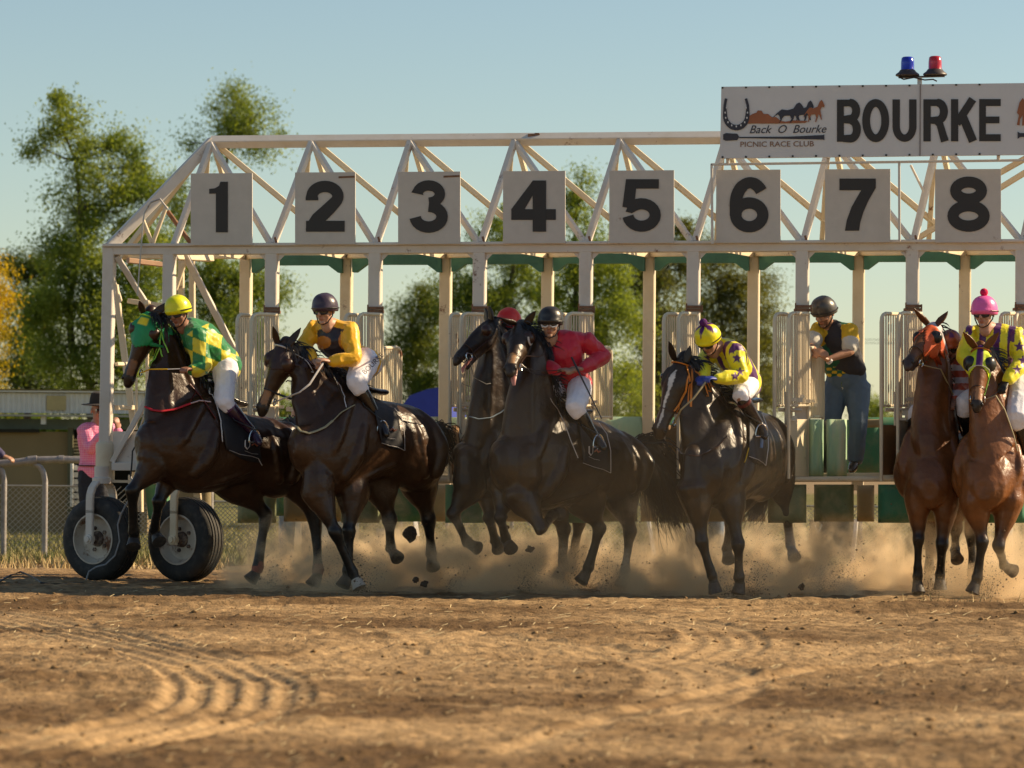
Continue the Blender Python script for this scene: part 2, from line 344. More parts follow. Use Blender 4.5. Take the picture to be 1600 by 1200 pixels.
# roof truss struts
def strut(p, q, w, m, nm='truss_strut'):
    b = MB(); b.bevbeam(p, q, w, w, .005); obj(nm, b, m, gate)
for i, u in enumerate(TU):
    dv = i*1.05; top = GP(u, 224-dv, .60); bt = GP(u+4, 226-dv, .70)
    fl = GP(FU[i]+(7 if i == 0 else 2), 382-i*.8, .06); fr = GP(FU[i+1]-2, 382-i*.8, .06)
    strut(top, fl, .055, white); strut(top, fr, .050, white)
    strut(bt, GP(BU[i+1], 402-i*.9, 1.28), .045, cream)
    strut(bt-Vector((.05, 0, 0)), GP(u-16, 402-i*.9, 1.28), .045, cream)
    if i < 7: strut(GP(u+12, 229-dv, .72), GP(u+218, 402-i*.9, 1.28), .052, cream)
strut(GP(1650, 240, .7), GP(1425, 378, .9), .05, cream); strut(GP(1660, 215, .7), GP(1500, 305, .9), .05, cream)
strut(GP(1423, 258, .3), GP(1446, 305, .3), .022, white)
# far end frame of the truss, small inner struts
strut(GP(260, 322, .9), GP(238, 382, .9), .035, cream); strut(GP(222, 340, .9), GP(238, 382, .9), .035, cream)
b = MB(); b.bevbeam(GP(262, 330, 1.1), GP(298, 380, 1.1), .04, .04); obj('end_brace', b, rusty, gate)
b = MB(); b.bevbeam(GP(200, 407, .5), GP(253, 413, .8), .05, .05); obj('end_brace', b, mat('rusty_cream', (.45, .28, .18), rough=.7, rust=.8), gate)
# small fitting on the top beam
b = MB(); c = GP(834, 212, .65); b.box(c, (.055, .04, .014)); b.box(c+Vector((.03, 0, .014)), (.02, .03, .01)); obj('beam_bracket', b, rusty, gate)
# ---- left end frame
ct = GP(171.5, 388, .05); b = MB(); b.bevbeam(ct, GP(165, 692, .05), .105, .115, .008, GN); obj('corner_post', b, white, gate)
cb = GP(164, 690, .05); b = MB(); b.lathe(down(GP(164, 752, .05), GP(164, 752, .05).z), (0, 0, 1), [(0, .085), (.012, .09), (.34, .09), (.36, .082), (.375, .06)], 20)
sobj('caster_column', b, cream, gate)
b = MB(); p = GP(164, 752, .05); b.box(p+Vector((.10, 0, 0)), (.20, .05, .012)); b.tube([p+Vector((.28, -.06, .02)), p+Vector((.44, -.06, .02))], .03, 10); obj('column_plate', b, cream, gate)
for (u0, v0, b0, u1, v1, b1, w, m) in [
    (182, 400, .05, 232, 480, .4, .05, white), (180, 445, .5, 210, 672, .5, .055, cream), (171, 420, .7, 188, 470, .9, .04, cream),
    (182, 569, .1, 205, 569, .45, .035, cream), (182, 637, .1, 209, 637, .45, .045, cream), (176, 722, .0, 233, 618, .0, .05, white),
    (230, 500, .35, 230, 640, .35, .03, cream), (213, 590, .45, 214, 660, .45, .022, cream), (200, 470, .6, 253, 478, .6, .05, cream),
    (288, 396, .6, 365, 545, 1.0, .060, white), (283, 400, .9, 283, 640, .9, .055, cream), (300, 400, 1.2, 301, 640, 1.2, .055, cream), (268, 470, .8, 292, 400, .8, .04, cream),
    (366, 545, 1.0, 345, 690, 1.1, .05, cream), (176, 729, .0, 232, 729, .0, .075, white), (215, 737, .3, 216, 800, .3, .10, cream), (255, 400, .2, 330, 404, 1.2, .06, cream)]:
    b = MB(); b.bevbeam(GP(u0, v0, b0), GP(u1, v1, b1), w, w, .005, GN); obj('end_brace', b, m, gate)
b = MB(); b.plate([GP(176, 674, .03), GP(232, 674, .03), GP(232, 724, .03), GP(176, 724, .03)], GN, .02); obj('end_panel', b, white, gate)
b = MB(); b.plate([GP(225, 742, .4), GP(258, 742, .4), GP(262, 800, .4), GP(232, 812, .4)], GN, .1); obj('pad', b, greenpad, gate)
b = MB(); b.plate([GP(200, 742, 1.2), GP(330, 742, 1.2), GP(330, 756, 1.2), GP(200, 756, 1.2)], GN, .05); obj('step_board', b, cream, gate)
# cables and latch rope on the left end
b = MB(); b.tube([GP(u, v, -.05) for u, v in ((224, 345), (226, 333), (236, 316), (250, 311), (262, 327))], .010, 8); obj('cable', b, steel, gate)
b = MB(); b.tube([GP(u, v, -.05) for u, v in ((224, 345), (221, 380), (217, 430), (215, 462))], .007, 6); obj('cable', b, steel, gate)
b = MB(); b.tube([GP(u, v, -.10) for u, v in ((222, 692), (213, 695), (207, 705), (206, 725), (204, 745))], .008, 6); obj('cable', b, mat('cable_black', (.03, .03, .03), rough=.6), gate)
b = MB(); b.tube([GP(u, v, .35+.0*v) for u, v in ((229, 640), (223, 655), (217, 672))], .006, 6); obj('cable', b, steel, gate)
b = MB(); b.sphere(GP(224, 692, -.1), (.028, .028, .034)); obj('red_plug', b, mat('plug_red', (.6, .07, .02), rough=.5), gate)
b = MB(); c = GP(246, 482, .3); b.box(c, (.05, .05, .05)); b.tube([c+Vector((-.15, 0, .03)), c+Vector((.12, 0, .02))], .022, 8); b.sphere(c+Vector((-.09, -.03, .05)), .03); obj('motor_housing', b, cream, gate)
# ---- number panels
def mpl(rect, b_):
    x0, x1, y0, y1 = rect
    return lambda x, y: (x0+(x1-x0)*x, y1+(y0-y1)*y, b_)
LAY = [0]
def flatpoly(pts, mp, m, name, parent, t=.003):
    LAY[0] += 1; e = (LAY[0] % 7)*.0005
    b = MB(); b.plate([GP(*(mp(*p)[:2]), mp(*p)[2]-e) for p in pts], -GN, t); return obj(name, b, m, parent)
def stroke_pts(pts, w, ax=1.0):
    """outline of a stroke of width w along pts in glyph units; ax scales x to keep width even"""
    q = [Vector((x*ax, y, 0)) for x, y in pts]; L_, R_ = [], []; n = len(q); closed = (q[0]-q[-1]).length < 1e-6
    for i in range(n):
        if closed: d = q[(i+1) % (n-1)]-q[(i-1) % (n-1)]
        else: d = q[min(i+1, n-1)]-q[max(i-1, 0)]
        d.normalize(); k = Vector((-d.y, d.x, 0)); ww = w[i] if hasattr(w, '__len__') else w
        L_.append(q[i]+k*ww/2); R_.append(q[i]-k*ww/2)
    return [(p.x/ax, p.y) for p in L_], [(p.x/ax, p.y) for p in R_]
def flatstroke(pts, w, mp, m, parts, ax=1.0, t=.003):
    LAY[0] += 1; e = (LAY[0] % 7)*.0005
    L_, R_ = stroke_pts(pts, w, ax)
    f = lambda p: GP(*(mp(*p)[:2]), mp(*p)[2]-e)
    a = [f(p) for p in L_]; c = [f(p) for p in R_]; k = -GN*t; n = len(a)
    vs = a+c+[p+k for p in a]+[p+k for p in c]; fs = []
    for i in range(n-1):
        fs += [(i, i+1, n+i+1, n+i), (2*n+i, 3*n+i, 3*n+i+1, 2*n+i+1), (i, 2*n+i, 2*n+i+1, i+1), (n+i, n+i+1, 3*n+i+1, 3*n+i)]
    fs += [(0, n, 3*n, 2*n), (n-1, 3*n-1, 4*n-1, 2*n-1)]; parts.add(vs, fs)
def polyadd(pts, mp, parts, t=.003):
    LAY[0] += 1; e = (LAY[0] % 7)*.0005; parts.plate([GP(*(mp(*p)[:2]), mp(*p)[2]-e) for p in pts], -GN, t)
def arc(cx, cy, rx, ry, a0, a1, n=18): return [(cx+rx*math.cos(R(a0+(a1-a0)*i/n)), cy+ry*math.sin(R(a0+(a1-a0)*i/n))) for i in range(n+1)]
def glyph(ch, rect, b_, name, parent, m=black):
    x0, x1, y0, y1 = rect; W = (x1-x0)/(y1-y0); mp = mpl(rect, b_); P_ = MB(); s = lambda pts, w: flatstroke(pts, w, mp, m, P_, W)
    pl = lambda pts: polyadd(pts, mp, P_)
    X = lambda u: u/W   # width in height units -> glyph x
    k = .215
    if ch == '1': pl([(1, 0), (1, 1), (.60, 1), (.53, .92), (.3, .87), (0, .86), (0, .765), (.36, .765), (.36, 0)][::-1])
    if ch == '7': pl([(0, 1), (1, 1), (1, .82), (.80, .58), (.66, .36), (.57, .15), (.54, 0), (.15, 0), (.20, .20), (.33, .45), (.50, .66), (.60, .775), (0, .775)][::-1])
    if ch == '4': pl([(.48, 0), (.78, 0), (.78, 1), (.48, 1)]); pl([(0, .23), (1, .23), (1, .44), (0, .44)]); pl([(0, .44), (.30, .44), (.485, .72), (.485, 1)])
    if ch == '2':
        s([(.17, .62), (.17, .665)]+arc(.50, .70, .33, .195, 175, -25, 16)+[(.62, .47), (.32, .25), (.22, .12), (.2, .02)], [.25]*2+[.225]*17+[.25, .27, .28, .30]); pl([(.02, 0), (1, 0), (1, .215), (.02, .215)])
    if ch == '3': s(arc(.50, .735, .30, .165, 178, -88), [.24]+[.20]*18); s(arc(.50, .30, .36, .20, 90, -176), .22)
    if ch == '5': pl([(.10, .82), (.94, .82), (.94, 1), (.10, 1)]); pl([(.10, .995), (.01, .47), (.30, .43), (.36, .82), (.3, .995)]); s([(.15, .48)]+arc(.50, .315, .35, .215, 140, -174, 20), .215)
    if ch == '6': s(arc(.50, .315, .35, .215, 0, 360, 30), .205); s([(.15, .30), (.15, .40)]+arc(.52, .50, .37, .395, 182, 38, 20), [.215]*2+[.22]*9+[.205]*6+[.215]*6)
    if ch == '8': s(arc(.50, .745, .30, .155, 0, 360, 30), .20); s(arc(.50, .285, .36, .185, 0, 360, 30), .205)
    if ch == 'B': pl([(0, 0), (.30, 0), (.30, 1), (0, 1)]); s([(.25, .92), (.55, .92)]+arc(.58, .735, .26, .19, 90, -90, 12)+[(.25, .545)], [.16]*2+[.19]*13+[.13]); s([(.25, .505), (.58, .505)]+arc(.60, .29, .27, .215, 90, -90, 12)+[(.25, .075)], [.13]+[.15]+[.19]*13+[.16])
    if ch == 'O': s(arc(.5, .5, .36, .42, 0, 360, 36), .185)
    if ch == 'U': s([(.145, 1), (.145, .40)]+arc(.5, .36, .355, .28, 180, 360, 16)+[(.855, .40), (.855, 1)], .175)
    if ch == 'R': pl([(0, 0), (.30, 0), (.30, 1), (0, 1)]); s([(.25, .92), (.56, .92)]+arc(.58, .71, .26, .21, 90, -90, 12)+[(.25, .50)], [.16]*2+[.19]*13+[.15]); s([(.50, .50), (.68, .40), (.78, .2), (.88, 0)], [.15, .17, .175, .19])
    if ch == 'K': pl([(0, 0), (.28, 0), (.28, 1), (0, 1)]); s([(.85, 1), (.22, .42)], .19); s([(.45, .60), (.86, 0)], .20)
    if ch == 'E': pl([(0, 0), (.31, 0), (.31, 1), (0, 1)]); pl([(.29, .835), (1, .835), (1, 1), (.29, 1)]); pl([(.29, .425), (.94, .425), (.94, .585), (.29, .585)]); pl([(.29, 0), (1, 0), (1, .165), (.29, .165)])
    return obj(name, P_, m, parent)
NP = [(298, 394, 271, 383, 327, 356, 284, 363), (461, 555, 269.5, 382, 477, 538.5, 283, 362), (622, 719, 268.5, 381.5, 640.6, 699, 281.6, 363), (786, 883, 267.5, 380.5, 799, 868.5, 282, 362),
      (952, 1053, 266.5, 380, 972, 1033, 280, 361.6), (1119, 1219.5, 265.5, 379.5, 1140.5, 1201, 276.5, 363), (1289, 1391, 264.5, 379, 1311.7, 1368.4, 279, 360.5), (1461, 1564, 264.5, 379, 1479.7, 1547, 275.8, 362)]
for i, (a, b_, c, d, e, f, g, h) in enumerate(NP):
    B = MB(); B.plate([GP(a, c, -.06), GP(b_, c-.6, -.06), GP(b_, d-.6, -.06), GP(a, d, -.06)], GN, .02)
    pn = obj('number_panel', B, panelm, gate); pn['label'] = 'square white board with black number %d' % (i+1)
    glyph(str(i+1), (e, f, g, h), -.063, 'number', pn)
    if i in (1, 2): B = MB(); B.plate([GP(b_-26, c+6, -.0625), GP(b_-1, c+5, -.0625), GP(b_-1, c+8, -.0625), GP(b_-26, c+9, -.0625)], -GN, .001); obj('rust_streak', B, rusty, pn)
# ---- doors
def leafpt(uA, bA, uB, bB, s, v): return GP(uA+(uB-uA)*s, v, bA+(bB-bA)*s)
def door(uA, bA, uB, bB, v0, v1, vb, nb, m, name='gate_door', panel=None, round_at=1, pm=None):
    g = lambda s, v: leafpt(uA, bA, uB, bB, s, v); T = MB(); rr = 10
    if round_at == 1: pts = [g(0, v0+1), g(.78, v0), g(.90, v0+2), g(.97, v0+6), g(1, v0+12), g(1, v1)]
    elif round_at == 0: pts = [g(1, v0+1), g(.22, v0), g(.10, v0+2), g(.03, v0+6), g(0, v0+12), g(0, v1)]
    T.tube(pts, .017, 8); T.tube([g(0 if round_at else 1, v0+1), g(0 if round_at else 1, v1)], .015, 8); T.tube([g(0, vb), g(1, vb)], .013, 6)
    o = sobj(name, T, m, gate, R(50))
    B = MB()
    for k in range(nb):
        s = (k+.9)/(nb+.8); off = 4 if (s > .85 and round_at) or (s < .15 and not round_at) else 0; B.tube([g(s, v0+1+off), g(s, vb)], .0085, 6)
    bo = sobj('door_bars', B, m, o, R(60)); bo['kind'] = 'stuff'
    if panel:
        Q = MB(); Q.plate([g(.05, panel[0]), g(.95, panel[0]), g(.95, panel[1]), g(.05, panel[1])], GN, .015); obj('door_panel', Q, pm or cream, o)
    return o
DL = {1: (-55, -33, 8), 2: (-48, -28, 10), 3: (-47, -30, 10), 4: (-50, -32, 10), 5: (-47, -24, 4), 6: (-44, -22, 9), 7: (-49, -23, 13), 8: (-34, -10, 20)}
brownp = mat('door_brown', (.26, .15, .07), rough=.6, var=.25)
for i, (x0, x1, x2) in DL.items():
    u = FU[i]; v0 = 492-i*.3
    door(u+x1+4, .0, u+x0, -.50, v0, 752, 634, 7, cream, panel=(664, 742), pm=brownp)
    door(u+x2, .0, u+x1, -.52, v0-1, 748, 634, 9, cream, panel=(655, 744), pm=cream)
    L_ = MB()
    for q in range(11):
        c = leafpt(u+x2, -.02, u+x1, -.54, RNG.uniform(-.5, .95), RNG.uniform(615, 662)); L_.box(c, (RNG.uniform(.012, .045), .02, RNG.uniform(.006, .022)))
    L_.tube([GP(u+x0+6, 640, -.4), GP(u+x1+20, 641, -.3)], .018, 8); L_.tube([GP(u+x1-4, 612, -.4), GP(u+x1-4, 665, -.4)], .014, 8)
    sobj('door_latch', L_, mat('latch_white', (.62, .56, .46), rough=.4, metal=.2, rust=.6, scale=12), gate)['kind'] = 'stuff'
    if i in (2, 4, 6): door(u+x2+1, .03, u+x2+(29 if i < 6 else 23), .42, 543, 656, 652, 8, cream, name='half_door')
# ---- running rail and pads
b = MB(); b.tube([GP(240, 752, -.30), GP(1232, 749, -.30)], .030, 10); b.tube([GP(1232, 749, -.30), GP(1850, 746, -.30)], .026, 10); sobj('foot_rail', b, cream, gate)
b = MB(); b.bevbeam(GP(240, 748, .05), GP(1850, 742, .05), .06, .06); obj('sill_beam', b, cream, gate)
b = MB(); b.bevbeam(GP(240, 748, 1.3), GP(1850, 742, 1.3), .06, .08); obj('rear_sill', b, cream, gate)
def pad(u0, u1, v0, v1, b0, m, d=.14, seams=1, wob=0.0):
    """hanging padded flap with rounded edges and soft folds"""
    n, k = 9, 7; rg = []
    ctr = lambda s, t: GP(u0+(u1-u0)*s, v0+(v1-v0)*t, b0)
    F_ = MB(); vs = []
    for side in (0, 1):
        for j in range(k+1):
            t = j/k; 
            for i2 in range(n+1):
                s = i2/n; bul = d/2*(max(0, 1-abs(2*s-1)**4)**.5)*(max(0, 1-abs(2*t-1)**5)**.5)+.004
                w = wob*math.sin(s*9+u0+t*2)*.5
                vs.append(ctr(s, t)+GN*((-bul if side == 0 else bul)+w*d))
    N = (n+1)*(k+1); fs = []
    for side in (0, 1):
        for j in range(k):
            for i2 in range(n):
                q = side*N+j*(n+1)+i2; fs.append((q, q+1, q+n+2, q+n+1) if side else (q, q+n+1, q+n+2, q+1))
    rim = [i2 for i2 in range(n+1)]+[j*(n+1)+n for j in range(1, k+1)]+[k*(n+1)+i2 for i2 in range(n-1, -1, -1)]+[j*(n+1) for j in range(k-1, 0, -1)]
    for a_, b__ in zip(rim, rim[1:]+rim[:1]): fs.append((a_, b__, b__+N, a_+N))
    F_.add(vs, fs); return obj('pad', F_, m, gate, smooth=True)
for i in range(1, 9):
    u0, u1 = FU[i], FU[i+1]
    # lower flaps under the rail
    A = [greenpad, olivepad, olivepad, greenpad][i % 4]; Bm = [olivepad, tanpad, greenpad, tanpad][i % 4]
    pad(u0-54, u0+6, 757, 817, -.22, A if i not in (6,) else olivepad, .16)
    pad(u0+18, u0+80, 757, 815, .10, Bm if i != 6 else olivepad, .14)
    pad(u0+85, u0+112, 758, 815, .9, tanpad, .10)
    # tailgate pads behind the stall
    if i not in (6,): pad(BU[i]+8, (BU[i]+BU[i+1])/2-1, 652, 745, 1.28, palepad if i in (3, 4, 2) else greenpad, .20); pad((BU[i]+BU[i+1])/2+1, BU[i+1]-8, 651, 745, 1.28, palepad if i in (4, 2, 3) else greenpad, .20)
pad(1264, 1287, 655, 745, -.02, palepad, .10, wob=.3); pad(1292, 1323, 655, 745, -.10, palepad, .14, wob=.25); pad(1284, 1294, 657, 744, .1, mat('dark_canvas', (.03, .035, .03), rough=.8), .1)
pad(1322, 1376, 656, 745, 1.2, greenpad, .12); pad(1350, 1376, 655, 668, 1.05, tanpad, .06)
pad(432, 500, 757, 806, .5, greenpad, .1); pad(396, 431, 755, 803, .4, tanpad, .1)
pad(270, 330, 740, 812, 1.3, tanpad, .1)
pad(560, 600, 757, 812, .6, olivepad, .1)
# ---- caster wheels
def wheel(cu, cv, b_, yaw, rad, lab, forkpts, lit):
    c = GP(cu, cv, b_); c.z = rad+.0; ax = Matrix.Rotation(yaw, 3, 'Z')@Vector((0, -1, 0)); w = .115
    T = MB(); pr = [(-w, rad*.60), (-w*1.05, rad*.75), (-w*.98, rad*.90)]
    T.lathe(c, ax, [(-w, rad*.58), (-w*1.12, rad*.70), (-w*1.14, rad*.82), (-w*.95, rad*.94), (-w*.78, rad*.985), (-w*.52, rad), (-w*.48, rad*.972), (-w*.44, rad*.972), (-w*.40, rad), (-w*.16, rad*1.004), (-w*.12, rad*.975), (-w*.07, rad*.975), (-w*.03, rad*1.004),
                    (w*.22, rad*1.004), (w*.26, rad*.975), (w*.31, rad*.975), (w*.35, rad), (w*.52, rad), (w*.56, rad*.97), (w*.61, rad*.97), (w*.65, rad*.99), (w*.82, rad*.975), (w*.97, rad*.93), (w*1.14, rad*.82), (w*1.12, rad*.70), (w, rad*.58)], 56, False)
    wh = sobj('tyre', T, rubber, gate, R(35)); wh.name = 'wheel'; wh['label'] = lab
    Q = MB(); Q.lathe(c, ax, [(w*1.0, rad*.595), (w*1.08, rad*.60), (w*1.10, rad*.565), (w*.75, rad*.54), (w*.55, rad*.50), (w*.35, rad*.47), (w*.30, rad*.40), (w*.42, rad*.30), (w*.42, rad*.20), (w*.40, 0)], 40, False)
    Q.lathe(c, -ax, [(w*1.0, rad*.595), (w*1.08, rad*.60), (w*.4, rad*.5), (w*.3, 0)], 40, False)
    sobj('rim', Q, mat('rim_white', (.50, .44, .36), rough=.55, var=.15, scale=9, rust=.9), wh, R(40))
    Hh = MB(); Hh.lathe(c+ax*w*.35, ax, [(0, .075), (.03, .07), (.05, .045), (.09, .042), (.10, .03), (.10, 0)], 18)
    e1, e2 = perp(ax)
    for k in range(5): a = k*2*math.pi/5; Hh.lathe(c+ax*w*.38+(e1*math.cos(a)+e2*math.sin(a))*.105, ax, [(0, .02), (.02, .02), (.022, .012), (.03, .0)], 6)
    sobj('hub', Hh, mat('hub_rust', (.10, .065, .05), rough=.7, var=.4, scale=20, color2=(.3, .24, .18)), wh, R(40))
    K = MB()
    top = c+Vector((0, 0, rad+.15)); s_ = ax*(w*1.55)
    for sg in (-1, 1):
        pts = [top+ax*sg*.03]; 
        for a in (15, 35, 55, 75, 90): pts.append(c+Vector((0, 0, rad+.15-.17*(1-math.cos(R(a)))))+ax*sg*(w*1.45)*math.sin(R(a)))
        pts += [c+ax*sg*w*1.45+Vector((0, 0, .25)), c+ax*sg*w*1.45+Vector((0, 0, -.03))]
        for p, q in zip(pts[:-1], pts[1:]):
            K.bevbeam(p-(q-p)*.06, q+(q-p)*.06, .085, .035, .008, ax)
        K.lathe(c+ax*sg*(w*1.45+.005)-ax*.02*0, ax*sg, [(-.03, .045), (.025, .045), (.03, .03), (.045, .028), (.047, 0)], 12)
    K.lathe(top-Vector((0, 0, .03)), (0, 0, 1), [(0, .09), (.05, .09), (.06, .07), (.16, .07)], 16)
    sobj('fork', K, white if not lit else cream, wh, R(40))
wheel(158, 846, -.02, R(-33), .395, 'left truck tyre with white rim', None, 0)
wheel(290, 846, .10, R(-36), .395, 'right truck tyre with dusty lit tread', None, 1)
b = MB(); t = GP(290, 757, .10); b.bevbeam(t+Vector((0, 0, -.05)), t+Vector((0, 0, .5)), .10, .10); obj('caster_column', b, cream, gate)
hose = MB(); hp = [(204, 745), (212, 762), (196, 790), (188, 806), (184, 820), (187, 845), (180, 868), (165, 882), (150, 886), (139, 893), (134, 908)]
hose.tube([GP(u, v, -.26) for u, v in hp], .0085, 8); sobj('air_hose', hose, mat('hose_grey', (.25, .25, .26), rough=.5), gate)
# ---- sign on top
SB = -.16
sg = MB(); sg.plate([GP(1127, 135.5, SB), GP(1700, 128.5, SB), GP(1700, 240.5, SB), GP(1125, 247.5, SB)], GN, .05)
signm = mat('sign_white', (.62, .61, .61), rough=.45, var=.05, scale=4)
sign = obj('sign_board', sg, signm, gate); sign['label'] = 'long pale sign board with town name and race club emblem'
for ch, x0, x1 in (('B', 1307.8, 1343.5), ('O', 1347.5, 1389), ('U', 1395, 1431.6), ('R', 1442.8, 1481), ('K', 1486, 1526), ('E', 1530, 1563.6)):
    yo = 0 if ch != 'O' else 0; glyph(ch, (x0, x1, 155.7-(x0-1308)*.004, 221.5-(x0-1308)*.004), SB-.003, 'letter', sign)
b = MB(); b.beam(GP(1438, 131, SB-.006), GP(1437.4, 244, SB-.006), .008, .006); obj('sign_seam', b, mat('seam', (.2, .16, .15), rough=.6), sign)
b = MB()
for k in range(12):
    for v in (137.0, 245.5): x = 1129+k*36.5; b.box(GP(x, v-(x-1127)*.0122*(1 if v < 200 else .0+1), SB-.004), (.008, .004, .008))
obj('rivets', b, black, sign)
ident = lambda x, y: (x, y, SB-.004)
def emblem(dx):
    W_ = MB()
    U = lambda t: None
    pts = [(1134.5+dx, 154), (1132.5+dx, 165)]+[(1150.5+dx+17.5*math.cos(R(a)), 180+19.5*math.sin(R(180-a+180)) if False else 180-19.5*math.sin(R(a))) for a in range(180, 361, 12)]+[(1168.5+dx, 165), (1165.5+dx, 154)]
    flatstroke(pts, [4.0]*2+[6.5+2*math.sin(R(a-180)) for a in range(180, 361, 12)]+[4.0]*2, lambda x, y: (x, y, SB-.004), black, W_)
    obj('horseshoe_mark', W_, mat('logo_dark', (.035, .035, .05), rough=.6), sign)
    S2 = MB()
    for a in range(150, 391, 24):
        x, y = 1150.5+dx+17.5*math.cos(R(a)), 178-19.5*math.sin(R(a)); S2.box(GP(x, y, SB-.010), (.006, .002, .008))
    obj('horseshoe_nails', S2, signm, sign)
    Hl = MB(); polyadd([(1169, 193), (1169, 182), (1176, 178), (1182, 176), (1184, 172.5), (1190, 173), (1193, 178), (1200, 178), (1206, 183), (1213, 183), (1220, 189), (1228, 190), (1240, 188), (1262, 189), (1258, 192), (1215, 193)], lambda x, y: (x+dx, y, SB-.003), Hl)
    obj('hills_mark', Hl, mat('logo_ochre', (.32, .11, .045), rough=.6), sign)
    hs = [(0, .55), (-.10, .45), (-.22, .30), (-.30, .20), (-.16, .33), (-.05, .42), (.02, .34), (.06, .15), (.0, .0), (.06, .02), (.14, .22), (.22, .34), (.45, .36), (.52, .20), (.44, .02), (.50, .0), (.60, .20), (.64, .36), (.72, .30), (.80, .12), (.86, .12), (.80, .36), (.76, .55), (.86, .70), (.98, .66), (1.02, .74), (.92, .92), (.84, 1.0), (.72, .92), (.60, .70), (.35, .62), (.12, .66)]
    for x0, w_, y0, y1, mm in ((1262, 26, 156, 191, 'logo_ochre'), (1243, 28, 157, 192, 'logo_dark'), (1217, 38, 160, 192, 'logo_dark')):
        Hq = MB(); polyadd([(x0+dx+p[0]*w_, y1-(y1-y0)*p[1]) for p in hs], lambda x, y: (x, y, SB-.005), Hq); obj('horse_mark', Hq, MATS[mm], sign)
    Wp = MB(); polyadd([(1130, 207), (1134, 205), (1152, 206), (1155, 211), (1152, 216), (1134, 217), (1130, 215)], lambda x, y: (x+dx, y+3, SB-.004), Wp)
    polyadd([(1155, 213), (1230, 212.6), (1286, 210), (1288, 209), (1288, 218), (1286, 217), (1230, 216), (1155, 214.8)], lambda x, y: (x+dx, y+1, SB-.004), Wp); obj('whip_mark', Wp, MATS['logo_dark'], sign)
emblem(0)
em2 = MB(); hsp = [(1589, 195), (1592, 180), (1589, 176), (1593, 160), (1598, 153), (1603, 160), (1612, 163), (1625, 168), (1640, 180), (1620, 182), (1604, 180), (1600, 196), (1597, 196), (1598, 180), (1594, 186), (1593, 196)]
polyadd(hsp, lambda x, y: (x, y, SB-.005), em2); obj('horse_mark', em2, MATS['logo_ochre'], sign)
em2 = MB(); polyadd([(1590, 206), (1594, 208), (1640, 208), (1640, 214), (1594, 214), (1590, 217)], lambda x, y: (x, y, SB-.004), em2); obj('whip_mark', em2, MATS['logo_dark'], sign)
def text(s, u, v, b_, hpx, m, parent, name='lettering', shear=0.0, xs=1.0, plane=None, off=0.0, space=1.0, rot=0.0):
    cu = bpy.data.curves.new('t', 'FONT'); cu.body = s; cu.size = 1; cu.shear = shear; cu.extrude = .02; cu.offset = off; cu.space_character = space; cu.resolution_u = 3
    to = bpy.data.objects.new('t', cu); COL.objects.link(to); bpy.context.view_layer.update()
    me = bpy.data.meshes.new_from_object(to.evaluated_get(bpy.context.evaluated_depsgraph_get())); bpy.data.objects.remove(to); bpy.data.curves.remove(cu)
    c0 = GP(u, v, b_) if plane is None else plane[0]; ex, ez = (GU, Vector((0, 0, 1))) if plane is None else plane[1:3]; nn = -GN if plane is None else plane[3]
    k = hpx/FPX*c0.y/.72
    for vt in me.vertices: q = vt.co.copy(); vt.co = c0+ex*(q.x*k*xs)+ez*(q.y*k)+nn*(q.z*.05)
    me.materials.clear(); return obj(name, me, m, parent)
text('Back  O  Bourke', 1170, 208.3, SB-.004, 13, MATS['logo_dark'], sign, shear=.35, xs=.98)
text('PICNIC RACE CLUB', 1156, 229.5, SB-.004, 8.5, mat('logo_brown', (.24, .13, .08), rough=.6), sign, xs=1.13, off=.005)
# thin frame under the sign
fr = MB()
for a_, b__ in (((1111, 257), (1850, 247)), ((1112, 256), (1113, 381)), ((1405, 253), (1405.5, 377))): fr.bevbeam(GP(*a_, -.10), GP(*b__, -.10), .022, .022, .003)
fr.bevbeam(GP(1137, 248, -.12), GP(1137, 258, -.10), .03, .03); fr.bevbeam(GP(1294, 247, -.12), GP(1294, 256, -.10), .03, .03); fr.bevbeam(GP(1560, 243, -.12), GP(1560, 252, -.10), .03, .03)
fr.bevbeam(GP(1437, 129, -.08), GP(1437, 225, -.08), .03, .03); fr.bevbeam(GP(1437, 120, -.06), GP(1437, 135, -.06), .05, .04)
obj('sign_frame', fr, white, gate)
# beacons
bm_ = MB(); bm_.bevbeam(GP(1404, 121, -.06), GP(1476, 119, -.06), .06, .012, .003); bm_.tube([GP(u, v, -.1) for u, v in ((1404, 120), (1412, 124), (1428, 121), (1445, 125), (1458, 124), (1464, 127))], .007, 6); obj('beacon_bar', bm_, mat('dark_steel', (.05, .035, .035), rough=.5), gate)
for u, v, cc, nm in ((1418, 118, (.01, .03, .55), 'blue'), (1461, 117, (.62, .01, .012), 'red')):
    c = GP(u, v, -.06); L_ = MB(); L_.lathe(c+Vector((0, 0, .012)), (0, 0, 1), [(.0, .052), (.02, .064), (.025, .06), (.10, .060), (.145, .054), (.155, .040), (.158, 0)], 22)
    lm = mat('lens_'+nm, cc, rough=.15, var=.1, scale=30, coat=.8, trans=.25)
    lo = sobj('beacon_light', L_, lm, gate, R(50)); lo['label'] = nm+' warning beacon on the sign'
    D_ = MB(); D_.lathe(c, (0, 0, 1), [(-.005, .10), (0, .108), (.012, .105), (.03, .080), (.05, .066), (.055, .0)], 22); sobj('beacon_base', D_, MATS['dark_steel'], lo, R(50))
